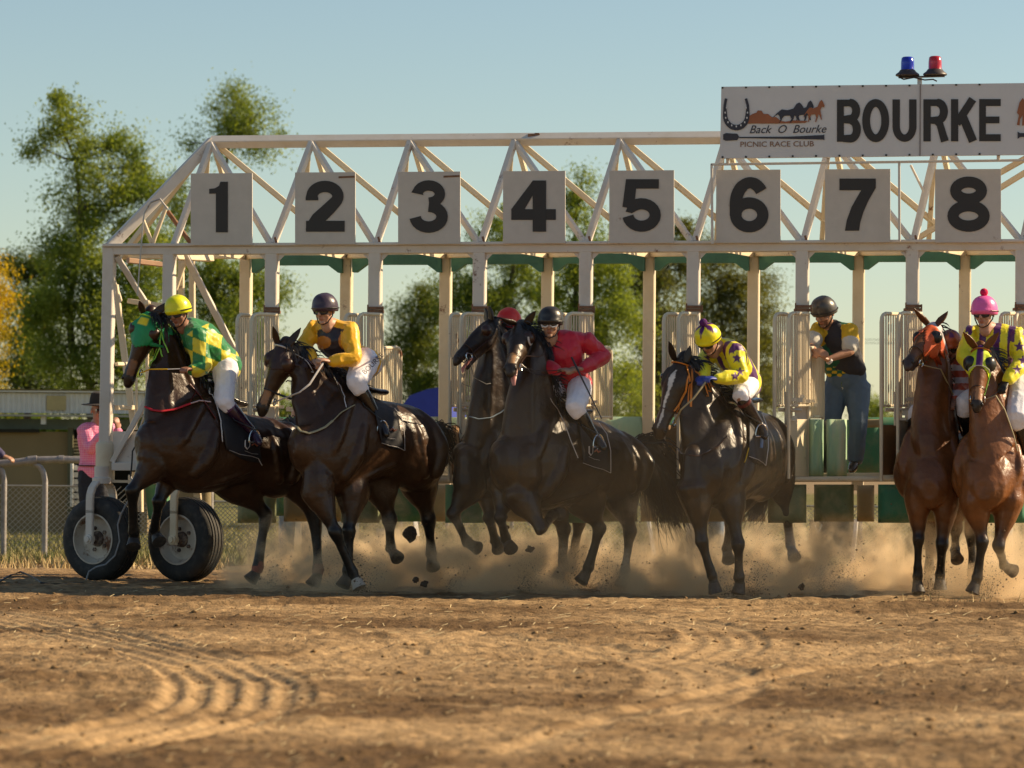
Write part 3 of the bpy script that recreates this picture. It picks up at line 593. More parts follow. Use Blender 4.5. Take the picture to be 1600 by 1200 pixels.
# ================================================================ soft bodies: lofts fused into one continuous skin
def cat(p0, p1, p2, p3, t):
    return .5*((2*p1)+(-p0+p2)*t+(2*p0-5*p1+4*p2-p3)*t*t+(-p0+3*p1-3*p2+p3)*t*t*t)
class Body:
    """collects rings (centre, half-axis A, half-axis B, colour); skin() fuses all lofts by voxel remesh"""
    def __init__(s): s.mb = MB(); s.sc = []; s.sr = []; s.scol = []
    def loft(s, st, col=(.1, .1, .1), sub=3, n=16, round_=(True, True)):
        st = [(Vector(c), Vector(a), Vector(b), (k[0] if k else None)) for c, a, b, *k in st]
        A = np.array([[*c, *a, *b] for c, a, b, _ in st]); K = np.array([lin(k) if k is not None else lin(col) for *_, k in st]); m = len(A); out = []; kol = []
        for i in range(m-1):
            for j in range(sub):
                t = j/sub; out.append(cat(A[max(i-1, 0)], A[i], A[i+1], A[min(i+2, m-1)], t)); kol.append(K[i]*(1-t)+K[i+1]*t)
        out.append(A[-1]); kol.append(K[-1]); out = np.array(out)
        if round_[0]:
            d = out[0, :3]-out[1, :3]; d /= (np.linalg.norm(d)+1e-9); r = min(np.linalg.norm(out[0, 3:6]), np.linalg.norm(out[0, 6:9]))
            ex = [np.concatenate([out[0, :3]+d*r*.9, out[0, 3:]*.35]), np.concatenate([out[0, :3]+d*r*.55, out[0, 3:]*.78])]; out = np.vstack([ex, out]); kol = [K[0]]*2+kol
        if round_[1]:
            d = out[-1, :3]-out[-2, :3]; d /= (np.linalg.norm(d)+1e-9); r = min(np.linalg.norm(out[-1, 3:6]), np.linalg.norm(out[-1, 6:9]))
            ex = [np.concatenate([out[-1, :3]+d*r*.55, out[-1, 3:]*.78]), np.concatenate([out[-1, :3]+d*r*.9, out[-1, 3:]*.35])]; out = np.vstack([out, ex]); kol = kol+[K[-1]]*2
        rg = []
        for row, k in zip(out, kol):
            c, a, b = Vector(row[:3]), Vector(row[3:6]), Vector(row[6:9])
            rg.append([c+a*math.cos(t)+b*math.sin(t) for t in (2*math.pi*q/n for q in range(n))])
            s.sc.append(row[:3]); s.sr.append(.5*(a.length+b.length)); s.scol.append(k)
        s.mb.rings(rg); return s
    def chain(s, pts, rad, side, col=(.1, .1, .1), flat=1.0, sub=3, n=12, cols=None):
        """round-section limb along points; side = lateral axis; flat widens the section across side"""
        pts = [Vector(p) for p in pts]; st = []; m = len(pts)
        for i, p in enumerate(pts):
            d = (pts[min(i+1, m-1)]-pts[max(i-1, 0)]).normalized(); a = side-d*side.dot(d)
            if a.length < .05: a = d.orthogonal()
            a.normalize(); b = d.cross(a); r = rad[i]; fl = flat[i] if hasattr(flat, '__len__') else flat
            st.append((p, a*r, b*r*fl, cols[i] if cols else col))
        return s.loft(st, col, sub, n)
    def blob(s, c, r, axes=None, col=(.1, .1, .1)):
        c = Vector(c); r = Vector(r) if hasattr(r, '__len__') else Vector((r, r, r)); X, Y, Z = axes or (Vector((1, 0, 0)), Vector((0, 1, 0)), Vector((0, 0, 1)))
        st = [(c+Z*r.z*math.sin(t), X*r.x*math.cos(t), Y*r.y*math.cos(t)) for t in (R(a) for a in (-80, -50, -20, 20, 50, 80))]
        return s.loft(st, col, 1, 12, (False, False))
    def skin(s, voxel=.012, smooth=4, colorfn=None, sharp=9.0, wrinkle=None):
        me = s.mb.mesh('tmp'); fixn(me); o = bpy.data.objects.new('tmp', me); COL.objects.link(o)
        md = o.modifiers.new('r', 'REMESH'); md.mode = 'VOXEL'; md.voxel_size = voxel
        if smooth: ms = o.modifiers.new('s', 'SMOOTH'); ms.iterations = smooth; ms.factor = .5
        bpy.context.view_layer.update()
        out = bpy.data.meshes.new_from_object(o.evaluated_get(bpy.context.evaluated_depsgraph_get())); bpy.data.objects.remove(o); bpy.data.meshes.remove(me)
        n = len(out.vertices); V = np.empty(n*3, np.float32); out.vertices.foreach_get('co', V); V = V.reshape(-1, 3)
        if wrinkle:
            N_ = np.empty(n*3, np.float32); out.vertex_normals.foreach_get('vector', N_); N_ = N_.reshape(-1, 3)
            amp, fr, st = wrinkle; d = np.array([mnoise.noise(Vector((p[0]*fr*st[0], p[1]*fr*st[1], p[2]*fr*st[2])))+.5*mnoise.noise(Vector((p[0]*fr*2.3, p[1]*fr*2.3, p[2]*fr*2.3+9))) for p in V.tolist()], np.float32)
            d = -np.abs(d)*2+.5; V = V+N_*(d*amp)[:, None]; out.vertices.foreach_set('co', V.ravel())
        S = np.array(s.sc, np.float32); Rr = np.array(s.sr, np.float32); K = np.array(s.scol, np.float32); C = np.empty((n, 3), np.float32)
        for i in range(0, n, 20000):
            v = V[i:i+20000]; d = np.linalg.norm(v[:, None]-S[None], axis=2)/(Rr[None]+1e-6); w = np.exp(-sharp*(d-d.min(1, keepdims=True))); w /= w.sum(1, keepdims=True); C[i:i+20000] = w@K
        if colorfn: C = colorfn(V, C)
        vcol(out, C); out.shade_smooth(); out.update(); return out
# ---------------------------------------------------------------- horse
coat = mat('horse_coat', (1, 1, 1), rough=.37, attr='Col', var=.32, scale=9, bump=.35, bscale=22, spec=.38, bdist=.02)
hair = mat('horse_hair', (1, 1, 1), rough=.42, attr='Col', var=.35, scale=30)
hoofm = mat('hoof', (.035, .028, .024), rough=.6, var=.3, scale=20, color2=(.12, .09, .06), mix=(.55, .8))
palehoof = mat('pale_hoof', (.42, .35, .28), rough=.6, var=.2, scale=20)
tackblack = mat('black_leather', (.018, .016, .016), rough=.35, var=.2, scale=20)
eyem = mat('eye', (.008, .006, .005), rough=.05, var=0, coat=1.0)
metalm = mat('bit_metal', (.75, .72, .68), rough=.2, metal=1.0, var=.1)
whitem = mat('white_strap', (.60, .57, .56), rough=.5, var=.12, scale=30)
FRONT = [(0, 0, .120), (0, .32, .100), (0, .66, .068), (0, .86, .055), (1, 0, .060), (1, .13, .051), (1, .30, .039), (1, .68, .037), (1, .88, .043), (2, 0, .050), (2, .5, .040), (3, 0, .050)]
HIND = [(0, -.25, .19), (0, .2, .155), (0, .5, .105), (0, .78, .066), (1, 0, .066), (1, .13, .056), (1, .32, .042), (1, .68, .039), (1, .88, .045), (2, 0, .051), (2, .5, .041), (3, 0, .051)]
def strands(pts_fn, n, w0, name, m, parent, cols, seg=7):
    """ribbons of hair; pts_fn(k) -> list of points"""
    V = []; F_ = []; C = []
    for k in range(n):
        pts = pts_fn(k); L = len(pts); c = cols[k % len(cols)]; o = len(V)
        for i, p in enumerate(pts):
            d = pts[min(i+1, L-1)]-pts[max(i-1, 0)]; sd_ = d.cross(Vector((.3, -1, .2)))
            if sd_.length < 1e-6: sd_ = Vector((1, 0, 0))
            sd_.normalize(); w = w0*(1-(i/(L-1))**2*.9)*(.6+.8*random.random() if i == 0 else 1); w = w0*(1-(i/(L-1))**3*.92); V += [p-sd_*w, p+sd_*w]; C += [c, c]
        F_ += [(o+2*i, o+2*i+1, o+2*i+3, o+2*i+2) for i in range(L-1)]
    me = np_mesh(name, np.array([tuple(v) for v in V]), np.array(F_)); vcol(me, np.array(C)); me.shade_smooth(); me.materials.append(m)
    o = obj(name, me, None, parent); return o
def horse(sp):
    Y0 = sp['Y']; W = lambda u, v, w=0: P(u, v, Y0+w); c1 = lin(sp['coat']); dark = lin(sp.get('points', (.012, .010, .009)))
    h = Vector((sp['head_dir'][0], sp['head_dir'][1], 0)).normalized(); left = Vector((0, 0, 1)).cross(h); B = Body()
    base = ground_at(sp['torso'][4][0], Y0+sp['torso'][4][3]); root = thing('horse', base, sp['label'], 'horse', 'racehorses leaping out of the starting gate')
    st = []
    for u, vt, vb, w, hw in sp['torso']:
        t, b = W(u, vt, w), W(u, vb, w); st.append(((t+b)/2, left*hw, (t-b)/2))
    B.loft(st, c1, 4, 22)
    ns = []
    for cu, cv, cw, tu, tv, tw, hw in sp['neck']:
        c, t = W(cu, cv, cw), W(tu, tv, tw); ns.append(((c+t)/2, left*hw, (c-t)/2))
    # head
    pu, pv, pw = sp['poll']; nu, nv, nw = sp['nose']; poll, nose = W(pu, pv, pw), W(nu, nv, nw); f = (nose-poll); sc = f.length/.60; f.normalize()
    lh = Vector(sp['face_left']); lh = (lh-f*lh.dot(f)).normalized(); dz = f.cross(lh)
    H = lambda x, y, z: poll+(f*x+lh*y*sp.get('wide', 1)+dz*z)*sc
    ns.append((H(.05, 0, -.10), lh*.075*sc, (W(*sp['neck'][-1][:3])-W(*sp['neck'][-1][3:6])).normalized()*.11*sc))
    B.loft(ns, c1, 4, 20, (False, True))
    mz = lin(sp.get('muzzle', (.030, .020, .015))); jaw = sp.get('jaw', 0)
    HS = [(-.04, -.075, .075, .058), (.03, -.082, .092, .074), (.10, -.088, .108, .092), (.17, -.095, .120, .096), (.24, -.098, .122, .084), (.31, -.090, .104, .068), (.38, -.078, .082, .055), (.45, -.068, .064, .048), (.51, -.063, .056, .050), (.56, -.066, .052, .052), (.595, -.074, .038, .040)]
    fc = lin(sp.get('face', sp['coat']))
    B.loft([(H(x, 0, z), lh*hy*sc*sp.get('wide', 1), dz*hz*sc, (mz if x > .47 else fc)) for x, z, hz, hy in HS], fc, 3, 18)
    B.chain([H(.24, 0, -.16), H(.36, 0, -.145-jaw*.25), H(.47, 0, -.125-jaw*.5), H(.54, 0, -.118-jaw*.62)], [.06*sc, .038*sc, .030*sc, .028*sc], lh, mz)
    for sg in (-1, 1):
        B.chain([H(.08, sg*.07, -.02), H(.14, sg*.085, -.028), H(.22, sg*.072, -.04)], [.02*sc, .028*sc, .018*sc], lh, fc)
        B.chain([H(.30, sg*.062, -.085), H(.42, sg*.045, -.06), H(.50, sg*.040, -.04)], [.012*sc, .013*sc, .012*sc], lh, fc)
        B.blob(H(.545, sg*.040, -.038), (.018*sc,)*3, col=mz)
        B.blob(H(.20, sg*.055, -.15), (.065*sc, .03*sc, .06*sc), (f, lh, dz), fc)
    # legs
    for L_ in sp['legs']:
        J = [W(*j) for j in L_['j']]; prof = FRONT if L_['k'] == 'f' else HIND; m = L_.get('m', 1.0); pts = []; rad = []; cols = []
        sockc = lin(L_['sock']) if 'sock' in L_ else dark
        for seg, t, r in prof:
            a = J[seg]; b_ = J[min(seg+1, 4)]
            pts.append(a+(b_-a)*t); rad.append(r*(m if seg == 0 and t < .6 else 1)); k = seg+t
            cols.append(c1 if k < .6 else (tuple(np.array(c1)*.4+np.array(dark)*.6) if k < 1 else (dark if k < 1.6 else sockc)))
        fl = [1.1]*3+[1.0, 1.12, 1.1]+[1.12]*4+[1.0]*2; B.chain(pts, rad, left, c1, fl, 3, 14, cols)
        if L_['k'] == 'f': B.chain([J[0]+(Vector((0, 0, .30))+h*.02), J[0]+Vector((0, 0, .1)), J[0], J[0]+(J[1]-J[0])*.3], [.09, .125, .125*m, .10], left, c1, 1.25)
        else: B.chain([J[0]+Vector((0, 0, .28)), J[0]+Vector((0, 0, .12)), J[0], J[0]+(J[1]-J[0])*.35], [.13, .16, .15*m, .10], left, c1, 1.25)
    # relief of the big muscles on both flanks, from stations along the trunk (0 rump .. n chest)
    nt = len(st)-1
    def SPt(i, a, k=1.0):
        i = max(0, min(i, nt-.001)); j = int(i); f_ = i-j; c, A_, B_ = (st[j][q]*(1-f_)+st[j+1][q]*f_ for q in (0, 1, 2)); return c+(A_*math.cos(R(a))+B_*math.sin(R(a)))*k
    for mir in (0, 1):
        an = lambda a: 180-a if mir else a
        g = nt/8
        B.chain([SPt(5.2*g, an(70), .93), SPt(5.9*g, an(45), .96), SPt(6.7*g, an(10), .95), SPt(7.1*g, an(-15), .84)], [.035, .055, .045, .025], left, c1)   # shoulder blade to point of shoulder
        B.chain([SPt(5.3*g, an(15), .93), SPt(5.6*g, an(-15), .95), SPt(6.1*g, an(-40), .95)], [.05, .075, .06], left, c1)                                # triceps
        B.chain([SPt(2.1*g, an(72), .92), SPt(1.6*g, an(45), .95), SPt(1.2*g, an(10), .97), SPt(1.4*g, an(-30), .97)], [.04, .06, .08, .07], left, c1)      # haunch
        B.chain([SPt(2.6*g, an(40), .93), SPt(2.4*g, an(10), .94), SPt(2.1*g, an(-35), .95)], [.03, .045, .05], left, c1)                                  # fold of the flank
        B.chain([SPt(3.6*g, an(-35), .97), SPt(4.6*g, an(-48), .98), SPt(5.6*g, an(-58), .96)], [.02, .03, .03], left, c1)
        sg = -1 if mir else 1; NS = [((W(*x[:3])+W(*x[3:6]))/2, (W(*x[:3])-W(*x[3:6]))/2, x[6]) for x in sp['neck']]
        B.chain([c_+v_*k_+left*sg*w_*.80*math.sqrt(max(0, 1-k_*k_)) for (c_, v_, w_), k_ in zip(NS, (-.35, -.3, -.25, -.2, -.15))], [.03, .04, .038, .034, .028], left, c1)
        B.chain([c_+v_*k_+left*sg*w_*.78*math.sqrt(max(0, 1-k_*k_)) for (c_, v_, w_), k_ in zip(NS, (.55, .55, .5, .5, .45))], [.04, .045, .04, .03, .02], left, c1)
    for mu in sp.get('muscle', []): B.blob(W(*mu[0]), mu[1], (left, h, Vector((0, 0, 1))), c1)
    def cf(V, C):
        X = V-np.array(poll); x = X@np.array(f)/sc; y = X@np.array(lh)/sc; z = X@np.array(dz)/sc; on = (x > -.02) & (x < .64) & (np.abs(y) < .13) & (z > -.3) & (z < .08)
        if 'blaze' in sp:
            w = sp['blaze']; k = on & (z > -.075) & (np.abs(y-.004*np.sin(x*30)) < np.interp(x, [.08, .13, .17, .25, .5, .56], [0, w*1.5, w*1.8, w*.8, w*.7, w*.4])) & (x > .08) & (x < .56); C[k] = (.62, .56, .50)
        if 'nosepatch' in sp: k = on & (x > .40) & (x < .53) & (z > -.06) & (np.abs(y-.01) < .03); C[k] = C[k]*.3+np.array(lin(sp['nosepatch']))*.7
        n1 = np.array([mnoise.noise(Vector((a*3.5, b*3.5, c*3.5))) for a, b, c in V.tolist()]); C = C*(1+.35*n1)[:, None]; return C
    me = B.skin(.0125, 4, cf, wrinkle=(.0075, 3.2, (1, 1, .7))); me.materials.append(coat); body = obj('body', me, None, root)
    vs = [v.co for v in me.vertices]; bvh = BVHTree.FromPolygons(vs, [tuple(p.vertices) for p in me.polygons])
    # hooves
    for L_ in sp['legs']:
        a, b_ = W(*L_['j'][3]), W(*L_['j'][4]); d = (b_-a).normalized(); hl = .085; mb = MB(); a2, b2 = perp(d); fwd = h-d*h.dot(d)
        if fwd.length < .1: fwd = a2
        fwd.normalize(); sd_ = d.cross(fwd); rg = []
        for t, r in ((-.008, .044), (0, .049), (.35, .055), (.8, .063), (1, .066), (1.03, .058)): rg.append([a+d*hl*t+(sd_*math.cos(q)*.93+fwd*(math.sin(q)+.12*t))*r for q in (2*math.pi*k/16 for k in range(16))])
        mb.rings(rg); sobj('hoof', mb, palehoof if 'pale' in L_ else hoofm, root, R(50))
        if 'band' in L_:
            j2 = W(*L_['j'][2]); j1 = W(*L_['j'][1]); mb = MB(); d2 = (a-j2).normalized(); mb.tube([j2-(j2-j1).normalized()*.05, j2, j2+d2*.045], [.046, .054, .048], 14); sobj('fetlock_boot', mb, L_['band'], root)
    # ears
    for (eu, ev, ew), sg in zip(sp['ears'], (-1, 1)):
        tip = W(eu, ev, ew); bs = H(-.01, sg*.05, -.012); d = tip-bs; ln = d.length; d.normalize(); s1 = (lh-d*lh.dot(d)).normalized(); fr = (dz-d*dz.dot(d)-s1*dz.dot(s1)); fr = fr.normalized() if fr.length > .05 else d.cross(s1)
        rg = []
        for t, w in ((-.12, .026), (.1, .032), (.35, .036), (.6, .029), (.82, .017), (1, .003)):
            ring = []
            for k in range(12): q = 2*math.pi*k/12; x = math.cos(q)*w; y = math.sin(q)*w*.55+(x*x/.036*.5 if t > .05 else 0); ring.append(bs+d*ln*t+s1*x+fr*(y-.012*math.sin(t*3)))
            rg.append(ring)
        mb = MB(); mb.rings(rg); e = sobj('ear', mb, None, root, R(60)); vcol(e.data, np.tile(np.array(c1)*.8, (len(e.data.vertices), 1))); e.data.materials.append(coat)
    for sg in (-1, 1):
        mb = MB(); mb.sphere(H(.145, sg*.098, -.038), .024*sc); sobj('eye', mb, eyem, root)
        mb = MB(); mb.sphere(H(.562, sg*.046, -.046), (.014*sc, .012*sc, .021*sc), R_=Matrix((f, lh, dz)).transposed()); sobj('nostril', mb, tackblack, root)
    if jaw:
        mb = MB(); mb.tube([H(.40, 0, -.15), H(.50, .005, -.135-jaw*.2), H(.585, .01, -.135-jaw*.25), H(.62, .015, -.16-jaw*.3)], [.02*sc, .026*sc, .024*sc, .012*sc], 10, flat=.5); sobj('tongue', mb, mat('tongue_pink', (.50, .20, .17), rough=.35), root)
        mb = MB()
        for k in range(5): mb.box(H(.578, -.024+.012*k, -.098), (.005, .005, .008)); 
        tt = sobj('teeth', mb, whitem, root); tt['kind'] = 'stuff'
    # mane
    cr = [W(*x[:3]) for x in sp['neck']]+[H(-.02, 0, 0)]; hc = [tuple(np.array(dark)*k) for k in (1, 1.8, .7, 2.6)]
    def mane(k):
        t = random.random()*(len(cr)-1.01); i = int(t); p = cr[i]+(cr[i+1]-cr[i])*(t-i)+Vector((random.uniform(-.01, .01),)*3); g = sp.get('mane_dir', (left*.6+Vector((0, 0, -.9)))); fl = Vector((.35, .1, .25)) if random.random() < .22 else Vector((0, 0, 0))
        ln = random.uniform(.06, .19); g = (Vector(g)+fl*2.2+Vector((random.uniform(-.3, .3), random.uniform(-.2, .2), random.uniform(-.1, .3)))).normalized()
        return [p+(g*ln*s_+left*.035*math.sin(s_*2.2)+Vector((0, 0, .025*math.sin(s_*3)))) for s_ in (0, .25, .5, .75, 1)]
    strands(mane, sp.get('manes', 360), .006, 'mane', hair, root, hc)
    # tail
    T = [W(*x) for x in sp['tail']]; tw = sp.get('tailw', .12)
    def tailf(k):
        q = Vector((random.gauss(0, 1), random.gauss(0, 1), random.gauss(0, 1)))*tw*.55; n = len(T); ln = random.uniform(.6, 1); out = []
        for j in range(9):
            t = j/8*ln*(n-1); i = min(int(t), n-2); p = cat(T[max(i-1, 0)], T[i], T[i+1], T[min(i+2, n-1)], t-i); out.append(p+q*(j/8)**.8+Vector((math.sin(k+j*.8), 0, math.cos(k*1.7+j)))*.006*j)
        return out
    tb = MB(); tb.tube([T[0], T[0]*.6+T[1]*.4, T[0]*.2+T[1]*.8], [.045, .038, .015], 10); to = strands(tailf, sp.get('tails', 420), .0055, 'tail', hair, root, hc+[tuple(np.array(c1)*1.2)])
    # surface pickers for tack
    def hit(u, v, off=.006, far=60):
        o = C0; d = ray(u, v).normalized(); loc, nr, ix, ds = bvh.ray_cast(o, d)
        if loc is None:
            loc, nr, ix, ds = bvh.find_nearest(W(u, v, -.2))
        return loc+nr*off
    def strap(pts, wd, m, name='strap', th=.004, off=.004, dense=4):
        q = []
        for (a, b_) in zip(pts[:-1], pts[1:]):
            for k in range(dense): q.append((a[0]+(b_[0]-a[0])*k/dense, a[1]+(b_[1]-a[1])*k/dense))
        q.append(pts[-1]); X = [hit(u, v, off) for u, v in q]; mb = MB(); mb.tube(X, wd/2, 8, flat=.5); return sobj(name, mb, m, root)
    def patch(c00, c10, c11, c01, nx, ny, m, name, off=.012, bow=(0, 0, 0, 0)):
        V = []; 
        for j in range(ny+1):
            for i in range(nx+1):
                s_, t = i/nx, j/ny; u = (c00[0]*(1-s_)+c10[0]*s_)*(1-t)+(c01[0]*(1-s_)+c11[0]*s_)*t; v = (c00[1]*(1-s_)+c10[1]*s_)*(1-t)+(c01[1]*(1-s_)+c11[1]*s_)*t+bow[0]*math.sin(math.pi*s_)*t; V.append(hit(u, v, off+.004*math.sin(s_*5+t*3)))
        mb = MB(); mb.add(V, [(j*(nx+1)+i, j*(nx+1)+i+1, (j+1)*(nx+1)+i+1, (j+1)*(nx+1)+i) for j in range(ny) for i in range(nx)])
        me_ = mb.mesh(name); o = obj(name, me_, m, root, smooth=True); md = o.modifiers.new('t', 'SOLIDIFY'); md.thickness = .006; md.offset = 0; return o, V
    def headwrap(x0, x1, fn, m, name, off=.007, n=56, nxx=26, colf=None, skip=None):
        """cloth shell over the head between head stations x0..x1; fn(x, angle) -> keep"""
        V = []; F_ = []; idx = {}
        for i in range(nxx+1):
            x = x0+(x1-x0)*i/nxx
            for k in range(n):
                a = 2*math.pi*k/n; c = H(x, 0, -.09); d = (lh*math.cos(a)+dz*math.sin(a)); loc, nr, ix, ds = bvh.ray_cast(c+d*.30, -d)
                p = (loc+d*off) if loc is not None and (loc-c).length < .26 else c+d*.09; V.append(p)
        for i in range(nxx):
            for k in range(n):
                if fn(x0+(x1-x0)*(i+.5)/nxx, (360*(k+.5)/n) % 360): F_.append((i*n+k, i*n+(k+1) % n, (i+1)*n+(k+1) % n, (i+1)*n+k))
        mb = MB(); mb.add(V, F_); me_ = mb.mesh(name); fixn(me_)
        cc = []
        for i in range(nxx+1):
            for k in range(n): cc.append(colf(x0+(x1-x0)*i/nxx, (360*k/n) % 360) if colf else (1, 1, 1))
        vcol(me_, np.array([lin(c) for c in cc])); o = obj(name, me_, m, root, smooth=True); md = o.modifiers.new('t', 'SOLIDIFY'); md.thickness = .004; return o
    def cup(sg, m, r=.062, x=.15):
        c = H(x, sg*.098, -.045); ax = (lh*sg*.75+f*.25+dz*.35).normalized(); mb = MB(); mb.lathe(c-ax*.03, ax, [(0, r), (.03, r*.98), (.055, r*.75), (.065, r*.4), (.068, 0)], 20); sobj('blinker_cup', mb, m, root)
    def headstrap(pts, wd, m, name='bridle_strap', off=.009):
        X = []
        for (a, b_) in zip(pts[:-1], pts[1:]):
            for k in range(5):
                x = a[0]+(b_[0]-a[0])*k/5; an = R(a[1]+(b_[1]-a[1])*k/5); c = H(x, 0, -.09); d = lh*math.cos(an)+dz*math.sin(an); loc, nr, ix, ds = bvh.ray_cast(c+d*.3, -d); X.append((loc if loc is not None else c+d*.1)+d*off)
        mb = MB(); mb.tube(X, wd/2, 8, flat=.6); return sobj(name, mb, m, root)
    return dict(root=root, H=H, hit=hit, strap=strap, patch=patch, headwrap=headwrap, cup=cup, headstrap=headstrap, W=W, left=left, h=h, bvh=bvh, f=f, lh=lh, dz=dz, sc=sc, body=body)
def bit(Hh, m=metalm):
    for sg in (1, -1):
        c = Hh['H'](.47, sg*.062, -.115); mb = MB(); d = Hh['lh']*sg; a, b = perp(d); mb.tube([c+(a*math.cos(t)+b*math.sin(t))*.030 for t in (2*math.pi*k/14 for k in range(15))], .006, 6); sobj('bit_ring', mb, m, Hh['root'])
    return Hh['H'](.47, .062, -.115)
# ================================================================ the horses
boot_red = mat('fetlock_red', (.26, .05, .03), rough=.6)
HS_ = {}
HS_[1] = horse(dict(Y=30.8, coat=(.040, .017, .007), head_dir=(-.84, -.54), label='dark bay horse wearing a green hood with a yellow diamond, leaping beside the truck wheels',
    torso=[(468, 692, 756, .50, .12), (450, 664, 774, .42, .23), (420, 652, 778, .30, .28), (390, 648, 760, .18, .27), (358, 638, 762, .06, .29), (325, 615, 770, -.08, .29), (290, 620, 770, -.22, .28), (258, 638, 754, -.34, .24), (238, 655, 735, -.42, .17)],
    neck=[(325, 606, 0, 228, 700, -.45, .17), (305, 577, -.02, 226, 650, -.42, .14), (290, 548, -.05, 230, 606, -.36, .115), (277, 522, -.08, 236, 575, -.28, .10), (256, 498, -.12, 250, 562, -.22, .088)],
    poll=(231, 490, -.20), nose=(195, 598, -.27), face_left=(.97, -.22, .0), muzzle=(.022, .012, .008), nosepatch=(.30, .13, .05), ears=[(218, 470, -.30), (267, 471, -.25)],
    legs=[dict(k='f', j=[(240, 728, -.45), (207, 766, -.55), (209, 832, -.38), (209, 843, -.36), (210, 856, -.42)]), dict(k='f', j=[(268, 738, -.20), (248, 783, -.3), (241, 828, -.12), (245, 838, -.12), (252, 850, -.2)]),
          dict(k='h', j=[(368, 750, .20), (415, 804, .30), (403, 886, .25), (400, 896, .25), (391, 908, .22)], band=boot_red, m=1.1), dict(k='h', j=[(446, 728, .35), (493, 812, .45), (497, 890, .40), (495, 902, .38), (489, 914, .36)], band=boot_red, m=1.05)],
    muscle=[((275, 690, -.35), (.12, .14, .24)), ((440, 705, .30), (.16, .20, .22))],
    tail=[(462, 672, .6), (455, 660, .85), (448, 690, .95), (452, 730, 1.0)], tailw=.08, tails=250))
HS_[2] = horse(dict(Y=30.7, coat=(.046, .021, .009), head_dir=(-.8, -.6), label='dark brown horse with brown blinkers and white browband, carrying the gold and black rider',
    torso=[(686, 690, 735, .62, .10), (670, 656, 765, .55, .22), (645, 636, 772, .42, .27), (612, 628, 754, .26, .27), (585, 622, 750, .12, .28), (552, 608, 762, -.05, .28), (520, 612, 776, -.2, .27), (496, 640, 772, -.32, .24), (477, 662, 745, -.42, .18)],
    neck=[(552, 603, 0, 470, 712, -.45, .17), (528, 590, -.02, 466, 672, -.42, .14), (508, 577, -.05, 460, 642, -.38, .12), (490, 562, -.1, 456, 615, -.3, .10), (471, 545, -.15, 459, 592, -.26, .088)],
    poll=(441, 539, -.28), nose=(404, 643, -.35), face_left=(.96, -.28, 0), nosepatch=(.36, .18, .08), ears=[(426, 510, -.34), (470, 512, -.3)],
    legs=[dict(k='f', j=[(497, 772, -.45), (524, 830, -.5), (551, 896, -.40), (556, 905, -.40), (562, 917, -.42)], pale=1), dict(k='f', j=[(551, 778, -.15), (545, 829, -.25), (544, 893, -.25), (542, 903, -.25), (536, 918, -.28)]),
          dict(k='h', j=[(592, 752, .28), (609, 812, .30), (611, 858, .52), (616, 865, .47), (627, 877, .36)]), dict(k='h', j=[(654, 752, .52), (670, 812, .58), (674, 866, .75), (675, 877, .72), (680, 894, .62)])],
    muscle=[((515, 705, -.33), (.12, .14, .24)), ((655, 700, .42), (.15, .20, .22))],
    tail=[(676, 668, .75), (690, 672, .95), (694, 700, 1.05), (706, 722, 1.1)], tailw=.10, tails=260))
HS_[4] = horse(dict(Y=30.6, coat=(.034, .019, .010), head_dir=(-.77, -.64), label='dusty dark brown horse with its tongue out, carrying the rider in crimson',
    torso=[(1000, 708, 748, .66, .12), (988, 690, 775, .6, .22), (965, 672, 790, .5, .27), (930, 656, 780, .35, .28), (895, 648, 790, .2, .29), (860, 640, 795, .05, .30), (828, 640, 800, -.1, .29), (803, 656, 795, -.22, .25), (789, 680, 770, -.32, .18)],
    neck=[(868, 640, .05, 787, 715, -.35, .18), (862, 608, .0, 788, 672, -.34, .155), (856, 575, -.05, 792, 635, -.32, .14), (850, 545, -.08, 800, 605, -.28, .125), (838, 520, -.10, 810, 582, -.22, .10)],
    poll=(812, 505, -.12), nose=(794, 574, -.55), face_left=(.95, -.25, .05), wide=1.1, nosepatch=(.40, .22, .10), jaw=.10, ears=[(783, 496, -.20), (837, 486, -.18)],
    legs=[dict(k='f', j=[(815, 775, -.3), (846, 826, -.42), (862, 806, -.15), (867, 803, -.12), (876, 803, -.05)], m=1.2), dict(k='f', j=[(790, 768, -.15), (781, 808, -.3), (791, 842, -.15), (795, 850, -.16), (803, 864, -.28)]),
          dict(k='h', j=[(915, 778, .28), (937, 826, .33), (919, 888, .38), (915, 897, .37), (908, 910, .34)], m=1.1), dict(k='h', j=[(968, 770, .5), (985, 831, .55), (976, 894, .6), (974, 902, .6), (971, 916, .58)], sock=(.45, .40, .34), pale=1)],
    muscle=[((825, 730, -.35), (.12, .14, .24)), ((965, 725, .38), (.16, .20, .24))],
    tail=[(992, 696, .75), (1015, 705, .85), (1037, 765, .9), (1060, 822, .9)], tailw=.20, tails=900))
